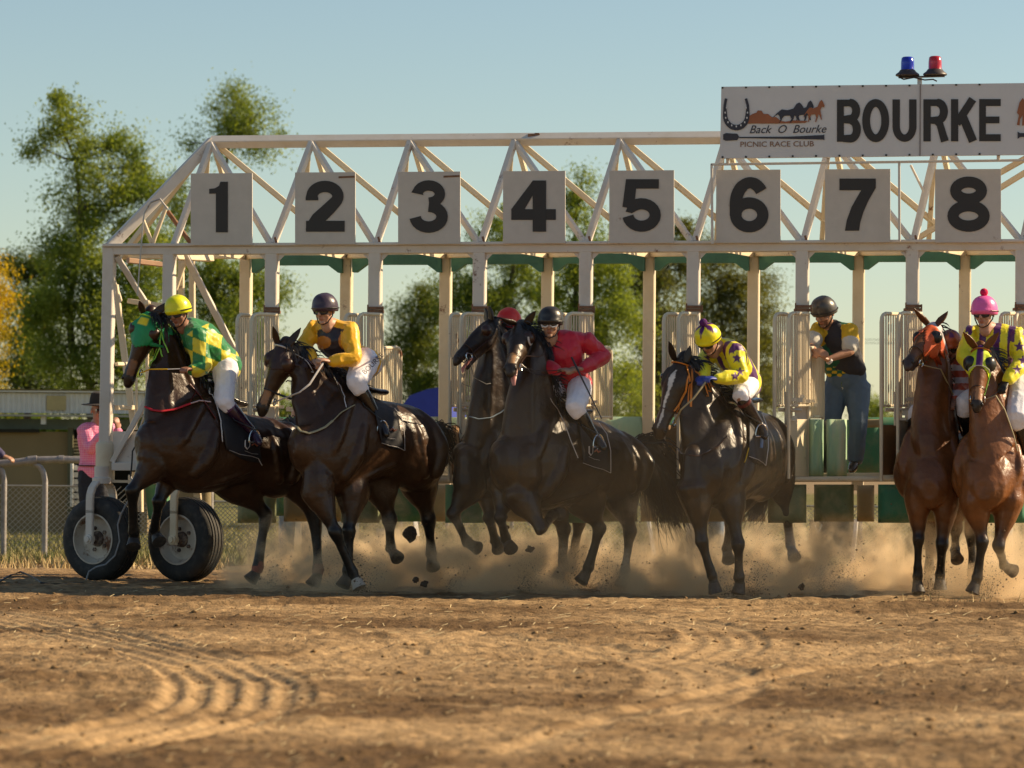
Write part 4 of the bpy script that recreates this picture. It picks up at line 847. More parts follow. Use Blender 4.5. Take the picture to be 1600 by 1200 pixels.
HS_[3] = horse(dict(Y=31.3, coat=(.026, .015, .009), head_dir=(-.8, -.6), label='dark horse with open mouth, half hidden behind the horse of the crimson rider',
    torso=[(905, 700, 760, .6, .15), (880, 675, 780, .5, .25), (845, 660, 785, .35, .28), (810, 652, 790, .2, .28), (780, 650, 790, .05, .28), (755, 658, 785, -.08, .26), (738, 672, 770, -.16, .21), (728, 690, 745, -.22, .15)],
    neck=[(800, 640, .1, 722, 712, -.3, .17), (797, 600, .05, 730, 668, -.28, .14), (792, 560, 0, 736, 625, -.25, .12), (786, 530, -.05, 742, 594, -.22, .10), (774, 508, -.1, 750, 572, -.2, .09)],
    poll=(763, 499, -.2), nose=(704, 558, -.44), face_left=(.35, -.94, .1), jaw=.12, ears=[(757, 480, -.12), (763, 478, -.25)],
    legs=[dict(k='f', j=[(733, 764, -.3), (708, 802, -.35), (730, 848, -.1), (737, 852, -.1), (749, 857, -.16)]), dict(k='f', j=[(762, 765, -.05), (764, 808, -.15), (774, 845, .05), (776, 850, .05), (779, 855, .10)]),
          dict(k='h', j=[(865, 785, .5), (881, 826, .5), (879, 880, .5), (877, 890, .5), (874, 902, .48)], pale=1), dict(k='h', j=[(890, 770, .75), (905, 815, .8), (895, 870, .9), (893, 878, .9), (888, 890, .88)])],
    muscle=[((755, 720, -.2), (.12, .14, .22))],
    tail=[(905, 700, .9), (915, 715, 1.0), (920, 750, 1.05)], tails=80))
HS_[5] = horse(dict(Y=30.6, coat=(.034, .022, .014), head_dir=(-.42, -.9), label='dark brown horse with a white face blaze and orange bridle tassels',
    torso=[(1200, 672, 742, .98, .13), (1196, 652, 775, .85, .22), (1186, 642, 785, .65, .26), (1170, 640, 780, .4, .28), (1150, 635, 785, .15, .29), (1132, 630, 790, -.1, .30), (1116, 640, 794, -.25, .29), (1107, 655, 792, -.38, .27), (1104, 676, 784, -.46, .21)],
    neck=[(1122, 628, .05, 1090, 740, -.55, .21), (1112, 606, -.05, 1080, 705, -.5, .17), (1102, 592, -.12, 1074, 675, -.5, .14), (1093, 579, -.18, 1072, 650, -.44, .12), (1080, 567, -.24, 1072, 628, -.4, .10)],
    poll=(1062, 562, -.34), nose=(1024, 676, -.46), face_left=(.90, -.43, 0), wide=1.12, blaze=.014, muzzle=(.05, .032, .024), ears=[(1045, 533, -.42), (1078, 540, -.38)],
    legs=[dict(k='f', j=[(1086, 765, -.5), (1097, 846, -.55), (1113, 901, -.5), (1115, 911, -.5), (1118, 924, -.5)], m=1.3), dict(k='f', j=[(1138, 765, -.3), (1153, 850, -.4), (1155, 903, -.36), (1156, 913, -.35), (1154, 926, -.36)], m=1.25),
          dict(k='h', j=[(1160, 770, .6), (1142, 815, .7), (1136, 858, .9), (1137, 866, .88), (1140, 880, .8)], m=.9), dict(k='h', j=[(1214, 742, .82), (1229, 800, .9), (1235, 853, 1.1), (1238, 862, 1.06), (1245, 878, .96)], sock=(.55, .50, .44), pale=1)],
    muscle=[((1086, 725, -.45), (.10, .12, .17)), ((1126, 725, -.42), (.10, .12, .17)), ((1212, 700, .8), (.12, .2, .22))],
    tail=[(1200, 700, 1.05), (1196, 750, 1.15), (1186, 785, 1.15), (1170, 812, 1.1)], tailw=.09, tails=300))
HS_[6] = horse(dict(Y=31.0, coat=(.135, .049, .015), head_dir=(-.12, -.99), label='bay horse with a raised head and orange hood, second from the right',
    torso=[(1475, 655, 750, 1.2, .2), (1470, 637, 778, .9, .27), (1463, 634, 785, .5, .29), (1458, 642, 790, .1, .29), (1454, 660, 795, -.2, .275), (1452, 672, 798, -.30, .26), (1452, 694, 792, -.36, .21)],
    neck=[(1470, 640, .15, 1452, 732, -.45, .21), (1468, 600, .05, 1446, 682, -.42, .17), (1467, 565, 0, 1450, 637, -.35, .145), (1465, 538, -.05, 1454, 602, -.3, .13), (1460, 514, -.1, 1456, 575, -.24, .105)],
    poll=(1456, 506, -.2), nose=(1414, 563, -.62), face_left=(.88, -.32, .2), muzzle=(.05, .03, .025), ears=[(1428, 481, -.28), (1481, 486, -.2)],
    legs=[dict(k='f', j=[(1434, 785, -.3), (1435, 842, -.35), (1434, 901, -.3), (1434, 912, -.3), (1435, 925, -.32)], m=.95), dict(k='f', j=[(1478, 785, -.3), (1472, 850, -.35), (1469, 898, -.25), (1469, 906, -.25), (1469, 918, -.25)], m=.95),
          dict(k='h', j=[(1455, 775, .9), (1454, 830, 1.0), (1452, 890, 1.0), (1452, 900, 1.0), (1452, 912, .98)], m=.75), dict(k='h', j=[(1490, 785, .5), (1493, 828, .55), (1492, 860, .6), (1493, 866, .58), (1497, 878, .5)], m=.7)],
    muscle=[],
    tail=[(1476, 665, 1.4), (1478, 700, 1.5), (1478, 750, 1.5)], tails=60, manes=120))
HS_[7] = horse(dict(Y=30.7, coat=(.185, .066, .018), head_dir=(-.18, -.98), label='red bay horse facing forward in a yellow and purple hood, rightmost in the photo',
    torso=[(1602, 655, 750, 1.2, .2), (1594, 637, 778, .9, .27), (1576, 636, 790, .5, .29), (1560, 646, 795, .1, .30), (1549, 665, 802, -.15, .30), (1544, 676, 803, -.30, .28), (1542, 698, 796, -.38, .22)],
    neck=[(1568, 622, .1, 1542, 725, -.5, .22), (1562, 592, .0, 1534, 680, -.46, .17), (1552, 568, -.1, 1530, 640, -.42, .13), (1542, 550, -.2, 1529, 612, -.38, .105)],
    poll=(1532, 542, -.35), nose=(1526, 634, -.62), face_left=(.98, -.14, 0), nosepatch=(.50, .24, .11), ears=[(1505, 519, -.42), (1561, 519, -.4)],
    legs=[dict(k='f', j=[(1524, 785, -.35), (1535, 846, -.4), (1527, 903, -.35), (1524, 912, -.35), (1519, 925, -.36)], m=1.1), dict(k='f', j=[(1576, 785, -.25), (1560, 852, -.35), (1569, 884, -.1), (1574, 888, -.1), (1585, 893, -.16)], m=1.1),
          dict(k='h', j=[(1520, 785, .9), (1518, 832, 1.0), (1520, 895, 1.0), (1520, 904, 1.0), (1520, 914, .98)], m=.7), dict(k='h', j=[(1612, 775, .9), (1622, 830, 1.0), (1624, 890, 1.0), (1624, 900, 1.0), (1624, 912, 1.0)], m=.8)],
    muscle=[],
    tail=[(1605, 665, 1.4), (1608, 700, 1.5), (1608, 750, 1.5)], tails=60, manes=120))
# ================================================================ people
skinm = mat('skin', (1, 1, 1), rough=.5, attr='Col', var=.08, scale=20, bump=.1)
silk = mat('racing_silk', (1, 1, 1), rough=.42, attr='Col', var=.10, scale=12, bump=.5, bscale=22, sheen=.2, bdist=.01)
cloth = mat('cloth', (1, 1, 1), rough=.8, attr='Col', var=.12, scale=12, bump=.5, bscale=26, bdist=.01)
leather = mat('boot_leather', (1, 1, 1), rough=.25, attr='Col', var=.15, scale=20, bump=.2, coat=.4)
capm = mat('cap_silk', (1, 1, 1), rough=.35, attr='Col', var=.12, scale=18, bump=.45, bscale=20, bdist=.01)
shellm = mat('helmet_shell', (1, 1, 1), rough=.35, attr='Col', var=.1, scale=25, coat=.2)
gogm = mat('goggle_lens', (.008, .008, .010), rough=.06, var=0, coat=1)
SK = (.42, .22, .13)
def star2(x, y, r, n=5, rot=90):
    a = (np.degrees(np.arctan2(y, x))-rot) % 72; a = np.minimum(a, 72-a); d = np.hypot(x, y)
    ra = np.radians(a); ri = r*.40; # edge from tip (r,0deg) to notch (ri,36deg)
    tx, ty, nx_, ny_ = r, 0, ri*math.cos(R(36)), ri*math.sin(R(36)); ex, ey = nx_-tx, ny_-ty
    px, py = d*np.cos(ra), d*np.sin(ra); return (ex*(py-ty)-ey*(px-tx)) > 0
def hand(B, wr, d, pn, sd, col, curl=1.0, sc=1.0):
    """wr wrist, d pointing along palm, pn palm normal (fingers close towards it), sd across the palm towards the thumb"""
    d = d.normalized(); pn = (pn-d*pn.dot(d)).normalized(); sd = d.cross(pn)*(1 if d.cross(pn).dot(sd) > 0 else -1)
    B.loft([(wr, sd*.026*sc, pn*.020*sc), (wr+d*.035*sc, sd*.034*sc, pn*.017*sc), (wr+d*.085*sc, sd*.042*sc, pn*.015*sc)], col, 2, 12)
    for k, (o, l) in enumerate(((.031, .93), (.0105, 1.0), (-.0105, .94), (-.031, .76))):
        p = wr+d*.078*sc+sd*o*sc; a = R(14*curl); pts = [p]
        for L_, bend in ((.042, 52), (.028, 68), (.022, 52)): p = p+(d*math.cos(a)+pn*math.sin(a))*L_*l*sc; pts.append(p); a += R(bend*curl)
        B.chain(pts, [.0100*sc, .0096*sc, .0088*sc, .0075*sc], sd, col, 1.0, 2, 8)
    p = wr+d*.022*sc+sd*.030*sc; q = p+(d*.6+sd*.7+pn*.35).normalized()*.038*sc; r_ = q+(d*.8+pn*.7*curl-sd*.2).normalized()*.032*sc; t = r_+(d*.4+pn*.9*curl-sd*.5).normalized()*.022*sc
    B.chain([p, q, r_, t], [.014*sc, .0115*sc, .0102*sc, .0085*sc], pn, col, 1.0, 2, 8)
def person(sp):
    Y0 = sp['Y']; W = lambda t: P(t[0], t[1], Y0+(t[2] if len(t) > 2 else 0)); J = {k: W(v) for k, v in sp['j'].items()}; sk = sp.get('skin', SK); K = sp.get('k', 1.0)
    base = Vector((J['hip'].x, J['hip'].y, sp.get('base', min(J['an_n'].z, J['an_f'].z)-.08))); root = thing('person', base, sp['label'], 'person', sp.get('group'))
    hd = J['head']; fx = Vector(sp['look']).normalized(); up = Vector(sp.get('up', (0, 0, 1))); up = (up-fx*up.dot(fx)).normalized(); ly = up.cross(fx)   # ly = their left
    Hd = lambda x, y, z: hd+(fx*x+ly*y+up*z)*K
    shax = (J['sh_n']-J['sh_f']).normalized(); hpax = (J['hp_n']-J['hp_f']).normalized(); T = sp.get('torso', dict()); g = lambda k, d: T.get(k, d)
    def torso_st(gr, low=True):
        pts = [J['hip'], J['waist'], J['chest'], (J['sh_n']+J['sh_f'])/2*.6+J['neck']*.4, J['neck']]; rr = [g('hip', (.155, .125)), g('waist', (.135, .11)), g('chest', (.165, .125)), g('shoulder', (.15, .085)), (.060, .058)]
        st = []
        for i, (p, (a, b)) in enumerate(zip(pts, rr)):
            d = (pts[min(i+1, 4)]-pts[max(i-1, 0)]).normalized(); ax = hpax*(1-i/3)+shax*(i/3) if i < 3 else shax; ax = (ax-d*ax.dot(d)).normalized(); st.append((p, ax*(a*gr), d.cross(ax)*(b*gr)))
        return st
    B = Body(); B.loft(torso_st(.85), sk, 3, 16); B.chain([J['sh_f'], (J['sh_f']+J['sh_n'])/2, J['sh_n']], [.045, .06, .045], (J['neck']-J['hip']).normalized(), sk)
    # head
    B.loft([(Hd(-.01, 0, -.16), ly*.052*K, fx*.055*K), (Hd(-.005, 0, -.10), ly*.054*K, fx*.056*K), (Hd(0, 0, -.04), ly*.058*K, fx*.062*K)], sk, 2, 12); B.chain([J['neck'], Hd(-.008, 0, -.12)], [.062*K, .055*K], ly, sk)
    B.blob(Hd(-.005, 0, .03), (.098*K, .076*K, .105*K), (fx, ly, up), sk); B.blob(Hd(.028, 0, -.045), (.062*K, .056*K, .078*K), (fx, ly, up), sk)
    B.chain([Hd(.086, 0, .012), Hd(.104, 0, -.012), Hd(.110, 0, -.028)], [.010*K, .013*K, .015*K], ly, sk); B.blob(Hd(.098, 0, -.036), (.014*K, .021*K, .010*K), (fx, ly, up), tuple(c*.8 for c in sk))
    lip = (sk[0]*.8, sk[1]*.55, sk[2]*.5); B.blob(Hd(.084, 0, -.062), (.014*K, .026*K, .006*K), (fx, ly, up), lip); B.blob(Hd(.082, 0, -.073), (.013*K, .022*K, .006*K), (fx, ly, up), lip); B.blob(Hd(.068, 0, -.102), (.024*K, .026*K, .018*K), (fx, ly, up), sk)
    for s in (-1, 1):
        B.blob(Hd(.055, s*.040, -.035), (.030*K, .024*K, .024*K), (fx, ly, up), sk); B.blob(Hd(.078, s*.03, .030), (.014*K, .026*K, .010*K), (fx, ly, up), tuple(c*.75 for c in sk)); B.blob(Hd(-.008, s*.080, -.012), (.022*K, .009*K, .032*K), (fx, ly, up), sk)
    sl = sp.get('arm_r', .052); glove = sp.get('glove'); hc = glove or sk
    for s, sg in (('n', 1), ('f', -1)):
        sh, el, wr = J['sh_'+s], J['el_'+s], J['wr_'+s]; B.chain([sh, (sh+el)/2, el, el*.6+wr*.4, wr], [.05*K, .044*K, .038*K, .036*K, .025*K], shax, sk)
        hdv = J['hd_'+s]-wr if 'hd_'+s in J else (wr-el); pn = Vector(sp.get('palm', (0, .3, -1))); hand(B, wr, hdv, pn, Vector((0, 0, 1)) if abs(hdv.normalized().z) < .8 else Vector((1, 0, 0)), hc, sp.get('curl', 1.0), K*sp.get('hsc', 1.0))
        hp, kn, an, to = J['hp_'+s], J['kn_'+s], J['an_'+s], J['to_'+s]; B.chain([hp, (hp+kn)/2, kn, kn*.65+an*.35, an], [.075*K, .062*K, .046*K, .042*K, .030*K], hpax, sk)
    beard = sp.get('beard')
    def cf(V, C):
        if beard:
            X = (V-np.array(hd))/K; x = X@np.array(fx); z = X@np.array(up); y = X@np.array(ly); k = (x > -.01) & (z < -.045) & (z > -.14) & ~((np.abs(y) < .022) & (z > -.075) & (z < -.058) & (x > .07)); C[k] = C[k]*.35+np.array(beard)*.65
        return C
    me = B.skin(sp.get('vox', .0075), 2, cf); me.materials.append(skinm); obj('body', me, None, root)
    if sp.get('eyes', 1):
        for s in (-1, 1):
            mb = MB(); mb.sphere(Hd(.080, s*.031, .008), (.011*K, .014*K, .008*K), R_=Matrix((fx, ly, up)).transposed()); o = sobj('eye', mb, mat('eye_white', (.5, .45, .42), rough=.2, var=0), root); mb = MB(); mb.sphere(Hd(.0905, s*.031-.002, .008), .0052*K); obj('pupil', mb, eyem, o)
    # shirt
    if 'shirt' in sp:
        S = Body(); c = sp['shirt']; gr = sp.get('shirt_fit', 1.0); st = torso_st(gr); st = [st[0]] + st[1:]; st[-1] = (st[-1][0]*1.22-st[-2][0]*.22, st[-1][1]*1.14, st[-1][2]*1.14); S.loft(st, c, 3, 18, (True, False)); S.chain([J['sh_f'], (J['sh_f']+J['sh_n'])/2, J['sh_n']], [.062*gr, .080*gr, .062*gr], (J['neck']-J['hip']).normalized(), c)
        low = sp.get('sleeve_end', .93); r0, r1, r2 = sp.get('sleeve', (.078, .062, .048))
        for s in ('n', 'f'):
            sh, el, wr = J['sh_'+s], J['el_'+s], J['wr_'+s]
            if low > .5: w2 = el+(wr-el)*(low*2-1) if low < .93 else el+(wr-el)*.93; pts = [J['chest']*.35+sh*.65, sh, (sh*.5+el*.5), el, (el+w2)/2, w2]; rr = [r0*1.15, r0*1.02, r0*.95, r1*1.05, r1*.95, r2]
            else: w2 = sh+(el-sh)*low*2; pts = [J['chest']*.35+sh*.65, sh, (sh+w2)/2, w2]; rr = [r0*1.15, r0, r0, r0*.98]
            S.chain(pts, rr, shax, c, 1.0, 3, 12)
        fr = shax.cross((J['neck']-J['hip']).normalized()); fr = fr if fr.dot(fx) > 0 else -fr; spn = (J['neck']-J['hip']).normalized(); lat = shax
        Fp = dict(o=np.array(J['chest']), lat=np.array(lat), up=np.array(spn), fr=np.array(fr), J=J, K=K)
        me = S.skin(sp.get('svox', .0075), 3, (lambda V, C: sp['pattern'](V, C, Fp)) if 'pattern' in sp else None, wrinkle=(.0085, 6.5, (1, 1, .8))); me.materials.append(silk if sp.get('silk', 1) else cloth); obj('shirt', me, None, root)
    # breeches
    S = Body(); c = sp.get('legs_col', (.80, .78, .84)); st = torso_st(1.02)[:2]; st = [(J['hip']*1.3-J['waist']*.3, st[0][1]*.85, st[0][2]*.85)]+[st[0], (st[0][0]*.55+st[1][0]*.45, st[1][1]*1.06, st[1][2]*1.06)]; S.loft(st, c, 3, 18); tr = sp.get('thigh', (.098, .088, .066)); full = sp.get('trousers', 0)
    for s in ('n', 'f'):
        hp, kn, an = J['hp_'+s], J['kn_'+s], J['an_'+s]
        if full: S.chain([J['hip']*.4+hp*.6, hp, (hp+kn)/2, kn, (kn+an)/2, an], [tr[0]*.95, tr[0], tr[1], tr[2]*1.05, tr[2], tr[2]*.95], hpax, c, 1.05)
        else: S.chain([J['hip']*.4+hp*.6, hp, (hp+kn)/2, kn, kn*.8+an*.2], [tr[0]*.95, tr[0], tr[1], tr[2], tr[2]*.82], hpax, c, 1.08)
    me = S.skin(.009, 3, None, wrinkle=(.006, 7, (1, 1, 1))); me.materials.append(cloth); obj('trousers' if full else 'breeches', me, None, root)
    for s in ('n', 'f'):
        kn, an, to = J['kn_'+s], J['an_'+s], J['to_'+s]; S = Body(); bc = sp.get('boot', (.015, .012, .012)); cols = None; d = (an-kn); tv = (to-an)
        dn0 = d.normalized(); heel = an-tv.normalized()*.035+dn0*.030; tv = tv.normalized()*min(tv.length, .16)+dn0*.0; to = an+tv
        if not full: S.chain([kn*.86+an*.14, kn*.6+an*.4, kn*.25+an*.75, an], [.060*K, .062*K, .047*K, .043*K], hpax, bc)
        else: S.chain([kn*.25+an*.75, an], [.055*K, .05*K], hpax, bc)
        S.chain([heel, an+dn0*.022+tv*.25, an+tv*.7+dn0*.03, to+dn0*.028], [.040*K, .045*K, .043*K, .032*K], hpax, bc, .9); me = S.skin(.009, 2); me.materials.append(leather); bo = obj('boot', me, None, root)
        if 'boot_top' in sp and not full: mb = MB(); dn = d.normalized(); mb.tube([kn+d*.13, kn+d*.22], [.066*K, .0665*K], 16); o = sobj('boot_cuff', mb, sp['boot_top'], bo)
    # helmet
    if 'helmet' in sp:
        hs = sp.get('helmet_s', 1.0); rg = []; fn = sp.get('cap'); cols = []; pk = sp.get('peak', 1)
        for i, ph in enumerate([-16, -10, -4, 2, 10, 20, 30, 40, 50, 60, 70, 80, 88]):
            ring = []
            for k in range(48):
                t = 2*math.pi*k/48; c, s = math.cos(t), math.sin(t); rr = max(math.cos(R(ph)), 0)**.78*(1 if ph > -12 else .97); x, y, z = .126*rr*c, .112*rr*s, (.112*(1-(1-math.sin(R(ph)))**1.25) if ph > 0 else .125*math.sin(R(ph)))+.034
                z += (-.030*(1-c)*.5-.0*c)*(1 if ph < 40 else max(0, (80-ph)/40))
                if pk and ph in (-4, 2) and c > .25: x += .018*(c-.25)*(1.5 if ph == -4 else .7); z += .004
                ring.append(Hd(x*hs-.006, y*hs, z*hs)); cols.append(lin(fn(math.degrees(t), ph) if fn else sp['helmet']))
            rg.append(ring)
        mb = MB(); mb.rings(rg); me = mb.mesh('helmet'); fixn(me); vcol(me, np.array(cols)); me.materials.append(shellm if sp.get('shell') else capm); ho = obj('helmet', me, None, root, smooth=True)
        mb = MB(); mb.tube([Hd(.129*hs*math.cos(t)-.006, .115*hs*math.sin(t), .030-.016*(1-math.cos(t))) for t in (2*math.pi*k/28 for k in range(29))], .006*K, 6); obj('helmet_band', mb, tackblack if not sp.get('band') else sp['band'], ho)
        if 'pompom' in sp:
            mb = MB(); mb.sphere(Hd(-.01, 0, .172*hs), .036*K, 14, 9); pm_ = mat('pompom_%d' % len(MATS), sp['pompom'], rough=.9, bump=1, bscale=80, bdist=.02); o = obj('pompom', mb, pm_, ho, smooth=True)
        mb = MB(); mb.tube([Hd(.0, .088, .02), Hd(.02, .080, -.05), Hd(.055, .045, -.105), Hd(.070, 0, -.122), Hd(.055, -.045, -.105), Hd(.02, -.080, -.05), Hd(.0, -.088, .02)], .006*K, 6); obj('chin_strap', mb, tackblack, root)
    if 'goggles' in sp:
        mb = MB(); gc = sp['goggles']
        loop = [(x, y, z) for x, y, z in ((.100, 0, .030), (.100, .030, .034), (.082, .062, .026), (.070, .072, .004), (.080, .062, -.020), (.096, .030, -.026), (.106, .008, -.012), (.106, -.008, -.012), (.096, -.030, -.026), (.080, -.062, -.020), (.070, -.072, .004), (.082, -.062, .026), (.100, -.030, .034), (.100, 0, .030))]
        mb.tube([Hd(*p) for p in loop], .0085*K, 8); go = obj('goggles', mb, gc, root, smooth=True)
        mb = MB(); L_ = [Hd(*p) for p in loop[:-1]]; cc = Hd(.112, 0, .004); n = len(L_); mid = [(p*.5+cc*.5)+fx*.006 for p in L_]; mb.add(L_+mid+[cc], [(i, (i+1) % n, n+(i+1) % n, n+i) for i in range(n)]+[(n+i, n+(i+1) % n, 2*n) for i in range(n)]); obj('goggle_lens', mb, sp.get('lens', gogm), go, smooth=True)
        mb = MB(); mb.tube([Hd(.085*math.cos(t)-.012 if abs(t) < 2.6 else -.115, .092*math.sin(t), .012+.02*(1-math.cos(t))) for t in (R(a) for a in range(50, 311, 20))], .009*K, 6, flat=.4); obj('goggle_strap', mb, gc, go)
    return dict(root=root, J=J, Hd=Hd, fx=fx, ly=ly, up=up, shax=shax, W=W)
# ---- silk patterns
Yl, Gr, Pu = np.array([.84, .74, .010]), np.array([.006, .16, .055]), np.array([.090, .010, .120])
def TF(V, F_): X = V-F_['o']; return X@F_['lat'], X@F_['up'], X@F_['fr']
def diamonds(V, C, F_):
    a, b, c = TF(V, F_); X = np.array([V[:, 0], V[:, 2]]); ex, ez = (V[:, 0]-F_['o'][0]), (V[:, 2]-F_['o'][2]); r = ez*.83+ex*-.55; q = ex*.83+ez*.55   # spine runs up to the left
    t = (r-.02)/.20; u = (q+.02)/.135; k = ((np.floor(t+u)+np.floor(t-u)) % 2) == 0; k &= (r < .07)
    C = np.where(k[:, None], np.array([.66, .56, .02]), np.array([.006, .18, .038])); return C
def goldblack(V, C, F_):
    o = F_['o']; x, z = V[:, 0]-o[0], V[:, 2]-o[2]; fr = (V[:, 1]-o[1]) < .03; C = np.tile(np.array([.88, .46, .006]), (len(V), 1))
    k = fr & (x > -.21+.0*z) & (x < .115) & (z < .075-.25*np.abs(x+.03)+.05) & (z > -.19) & (x > -.20+(-.075-z)*-.0) & (z > -x*.9-.32) & (x > -.17-.3*z*0) & (x-.1 < (z+.15)*.5+.10)
    e1 = ((x+.105)/.075)**2+((z+.015)/.055)**2 < 1; e2 = ((x-.085)/.05)**2+((z-.0)/.075)**2 < 1; e3 = ((x+.02)/.06)**2+((z+.175)/.05)**2 < 1
    J = F_['J']
    for s in ('n', 'f'):
        for p_, q_ in ((J['sh_'+s], J['el_'+s]), (J['el_'+s], J['wr_'+s])):
            p_, q_ = np.array(p_), np.array(q_); d = q_-p_; t = np.clip(((V-p_)@d)/(d@d), 0, 1); k &= ~((np.linalg.norm(V-(p_+t[:, None]*d), axis=1) < .088) & (t > .15))
    C[k] = (.020, .012, .020); C[k & (e1 | e2 | e3)] = (.60, .20, .012); return C
def stripes(off=0.0, w=.062, stars=()):
    def f(V, C, F_):
        a, b, c = TF(V, F_); C = np.tile(Yl, (len(V), 1)); k = (np.abs(((a+off)/(w*2)) % 1-.5) < .25); J = F_['J']
        for s in ('n', 'f'):
            sh, el, wr = (np.array(J[q+s]) for q in ('sh_', 'el_', 'wr_'))
            def dist(p, q): d = q-p; t = np.clip(((V-p)@d)/(d@d), 0, 1); return np.linalg.norm(V-(p+t[:, None]*d), axis=1)
            arm = (np.minimum(dist(sh+(el-sh)*.25, el), dist(el, wr)) < .088); k = k & ~arm
        C[k] = Pu
        for s, t, r in stars:
            sh, el, wr = (np.array(J[q+s]) for q in ('sh_', 'el_', 'wr_')); p = sh+(el-sh)*t if t <= 1 else el+(wr-el)*(t-1); q = V-p; m_ = star2(q[:, 0], q[:, 2], r) & (q[:, 1] < .03) & (np.linalg.norm(q, axis=1) < .13); C[m_] = Pu
        return C
    return f
def capstar(az, el):
    a = ((az-36) % 72)-36; return tuple(Pu) if (el > 84 or abs(a) < (el-28)*.62) else tuple(Yl)
purpleboot = mat('boot_purple', (.10, .03, .12), rough=.35, var=.1); gold_tag = None
GRP = 'jockeys riding the racehorses'
JK = {}
w_n = dict(hp='')
JK[1] = person(dict(Y=30.8, label='jockey in green and yellow diamond silks and a yellow cap, crouched behind the green-hooded horse', group=GRP, look=(-.42, -.86, -.30), up=(-.15, -.1, 1), helmet=(.72, .72, .008), goggles=tackblack, shirt=(.01, .15, .06), pattern=diamonds, shirt_fit=1.28, sleeve=(.092, .080, .055), boot=(.030, .010, .035), boot_top=purpleboot, skin=(.28, .13, .08),
    torso=dict(hip=(.14, .13), waist=(.15, .13), chest=(.17, .135)), thigh=(.100, .090, .078),
    j=dict(head=(279, 487, -.28), neck=(291, 510, -.18), chest=(312, 530, -.08), waist=(331, 553, .02), hip=(350, 572, .10), sh_n=(306, 522, -.34), el_n=(316, 574, -.36), wr_n=(300, 578, -.44), hd_n=(293, 576, -.50), sh_f=(294, 512, .04), el_f=(280, 552, .04), wr_f=(286, 574, -.12), hd_f=(281, 578, -.2),
           hp_n=(352, 570, -.02), kn_n=(351, 628, -.26), an_n=(392, 672, -.14), to_n=(403, 690, -.26), hp_f=(350, 572, .22), kn_f=(330, 628, .36), an_f=(360, 675, .45), to_f=(350, 690, .4))))
JK[2] = person(dict(Y=30.7, label='jockey in gold silks with a black bird-like emblem and a dark purple cap', group=GRP, look=(-.45, -.86, -.18), helmet=(.055, .035, .055), goggles=tackblack, shirt=(.88, .46, .006), pattern=goldblack, shirt_fit=1.12, sleeve=(.080, .070, .050), boot=(.020, .013, .010), skin=(.50, .28, .19), thigh=(.115, .105, .085),
    j=dict(head=(508, 484, -.15), neck=(519, 507, -.06), chest=(524, 533, -.02), waist=(549, 556, .10), hip=(571, 568, .18), sh_n=(546, 514, -.10), el_n=(552, 560, -.27), wr_n=(517, 565, -.34), hd_n=(505, 562, -.38), sh_f=(492, 513, .06), el_f=(476, 540, -.05), wr_f=(489, 562, -.2), hd_f=(496, 567, -.26),
           hp_n=(572, 562, .05), kn_n=(557, 598, -.26), an_n=(592, 656, -.12), to_n=(603, 678, -.24), hp_f=(556, 574, .32), kn_f=(497, 580, .12), an_f=(520, 640, .35), to_f=(510, 655, .3))))
JK[3] = person(dict(Y=31.3, label='jockey in a red cap, almost hidden behind two dark horse heads', group=GRP, look=(-.3, -.85, -.4), helmet=(.70, .020, .012), goggles=tackblack, shirt=(.35, .02, .02),
    j=dict(head=(796, 506, .1), neck=(801, 528, .18), chest=(806, 552, .22), waist=(816, 580, .3), hip=(826, 602, .4), sh_n=(822, 540, .08), el_n=(826, 575, .05), wr_n=(808, 590, 0), sh_f=(786, 540, .32), el_f=(786, 570, .25), wr_f=(796, 590, .12),
           hp_n=(832, 602, .3), kn_n=(815, 640, .02), an_n=(835, 690, .1), to_n=(840, 700, 0), hp_f=(822, 602, .5), kn_f=(800, 640, .5), an_f=(820, 690, .6), to_f=(815, 705, .5))))
JK[4] = person(dict(Y=30.6, label='jockey in crimson silks, white-framed goggles and a black cap', group=GRP, look=(-.12, -.97, -.12), helmet=(.022, .018, .016), goggles=whitem, shirt=(.52, .006, .028), shirt_fit=1.22, sleeve=(.084, .072, .050), boot=(.014, .012, .012), skin=(.36, .20, .13), thigh=(.105, .098, .082),
    j=dict(head=(860, 505, -.15), neck=(866, 530, -.05), chest=(878, 552, 0), waist=(888, 580, .08), hip=(898, 602, .15), sh_n=(913, 532, -.04), el_n=(942, 556, .02), wr_n=(910, 577, -.22), hd_n=(898, 574, -.3), sh_f=(840, 534, .0), el_f=(836, 566, .02), wr_f=(872, 579, -.26), hd_f=(884, 577, -.32),
           hp_n=(906, 604, 0), kn_n=(900, 638, -.30), an_n=(929, 682, -.16), to_n=(941, 696, -.28), hp_f=(884, 602, .26), kn_f=(864, 612, -.02), an_f=(866, 670, .30), to_f=(858, 685, .25))))
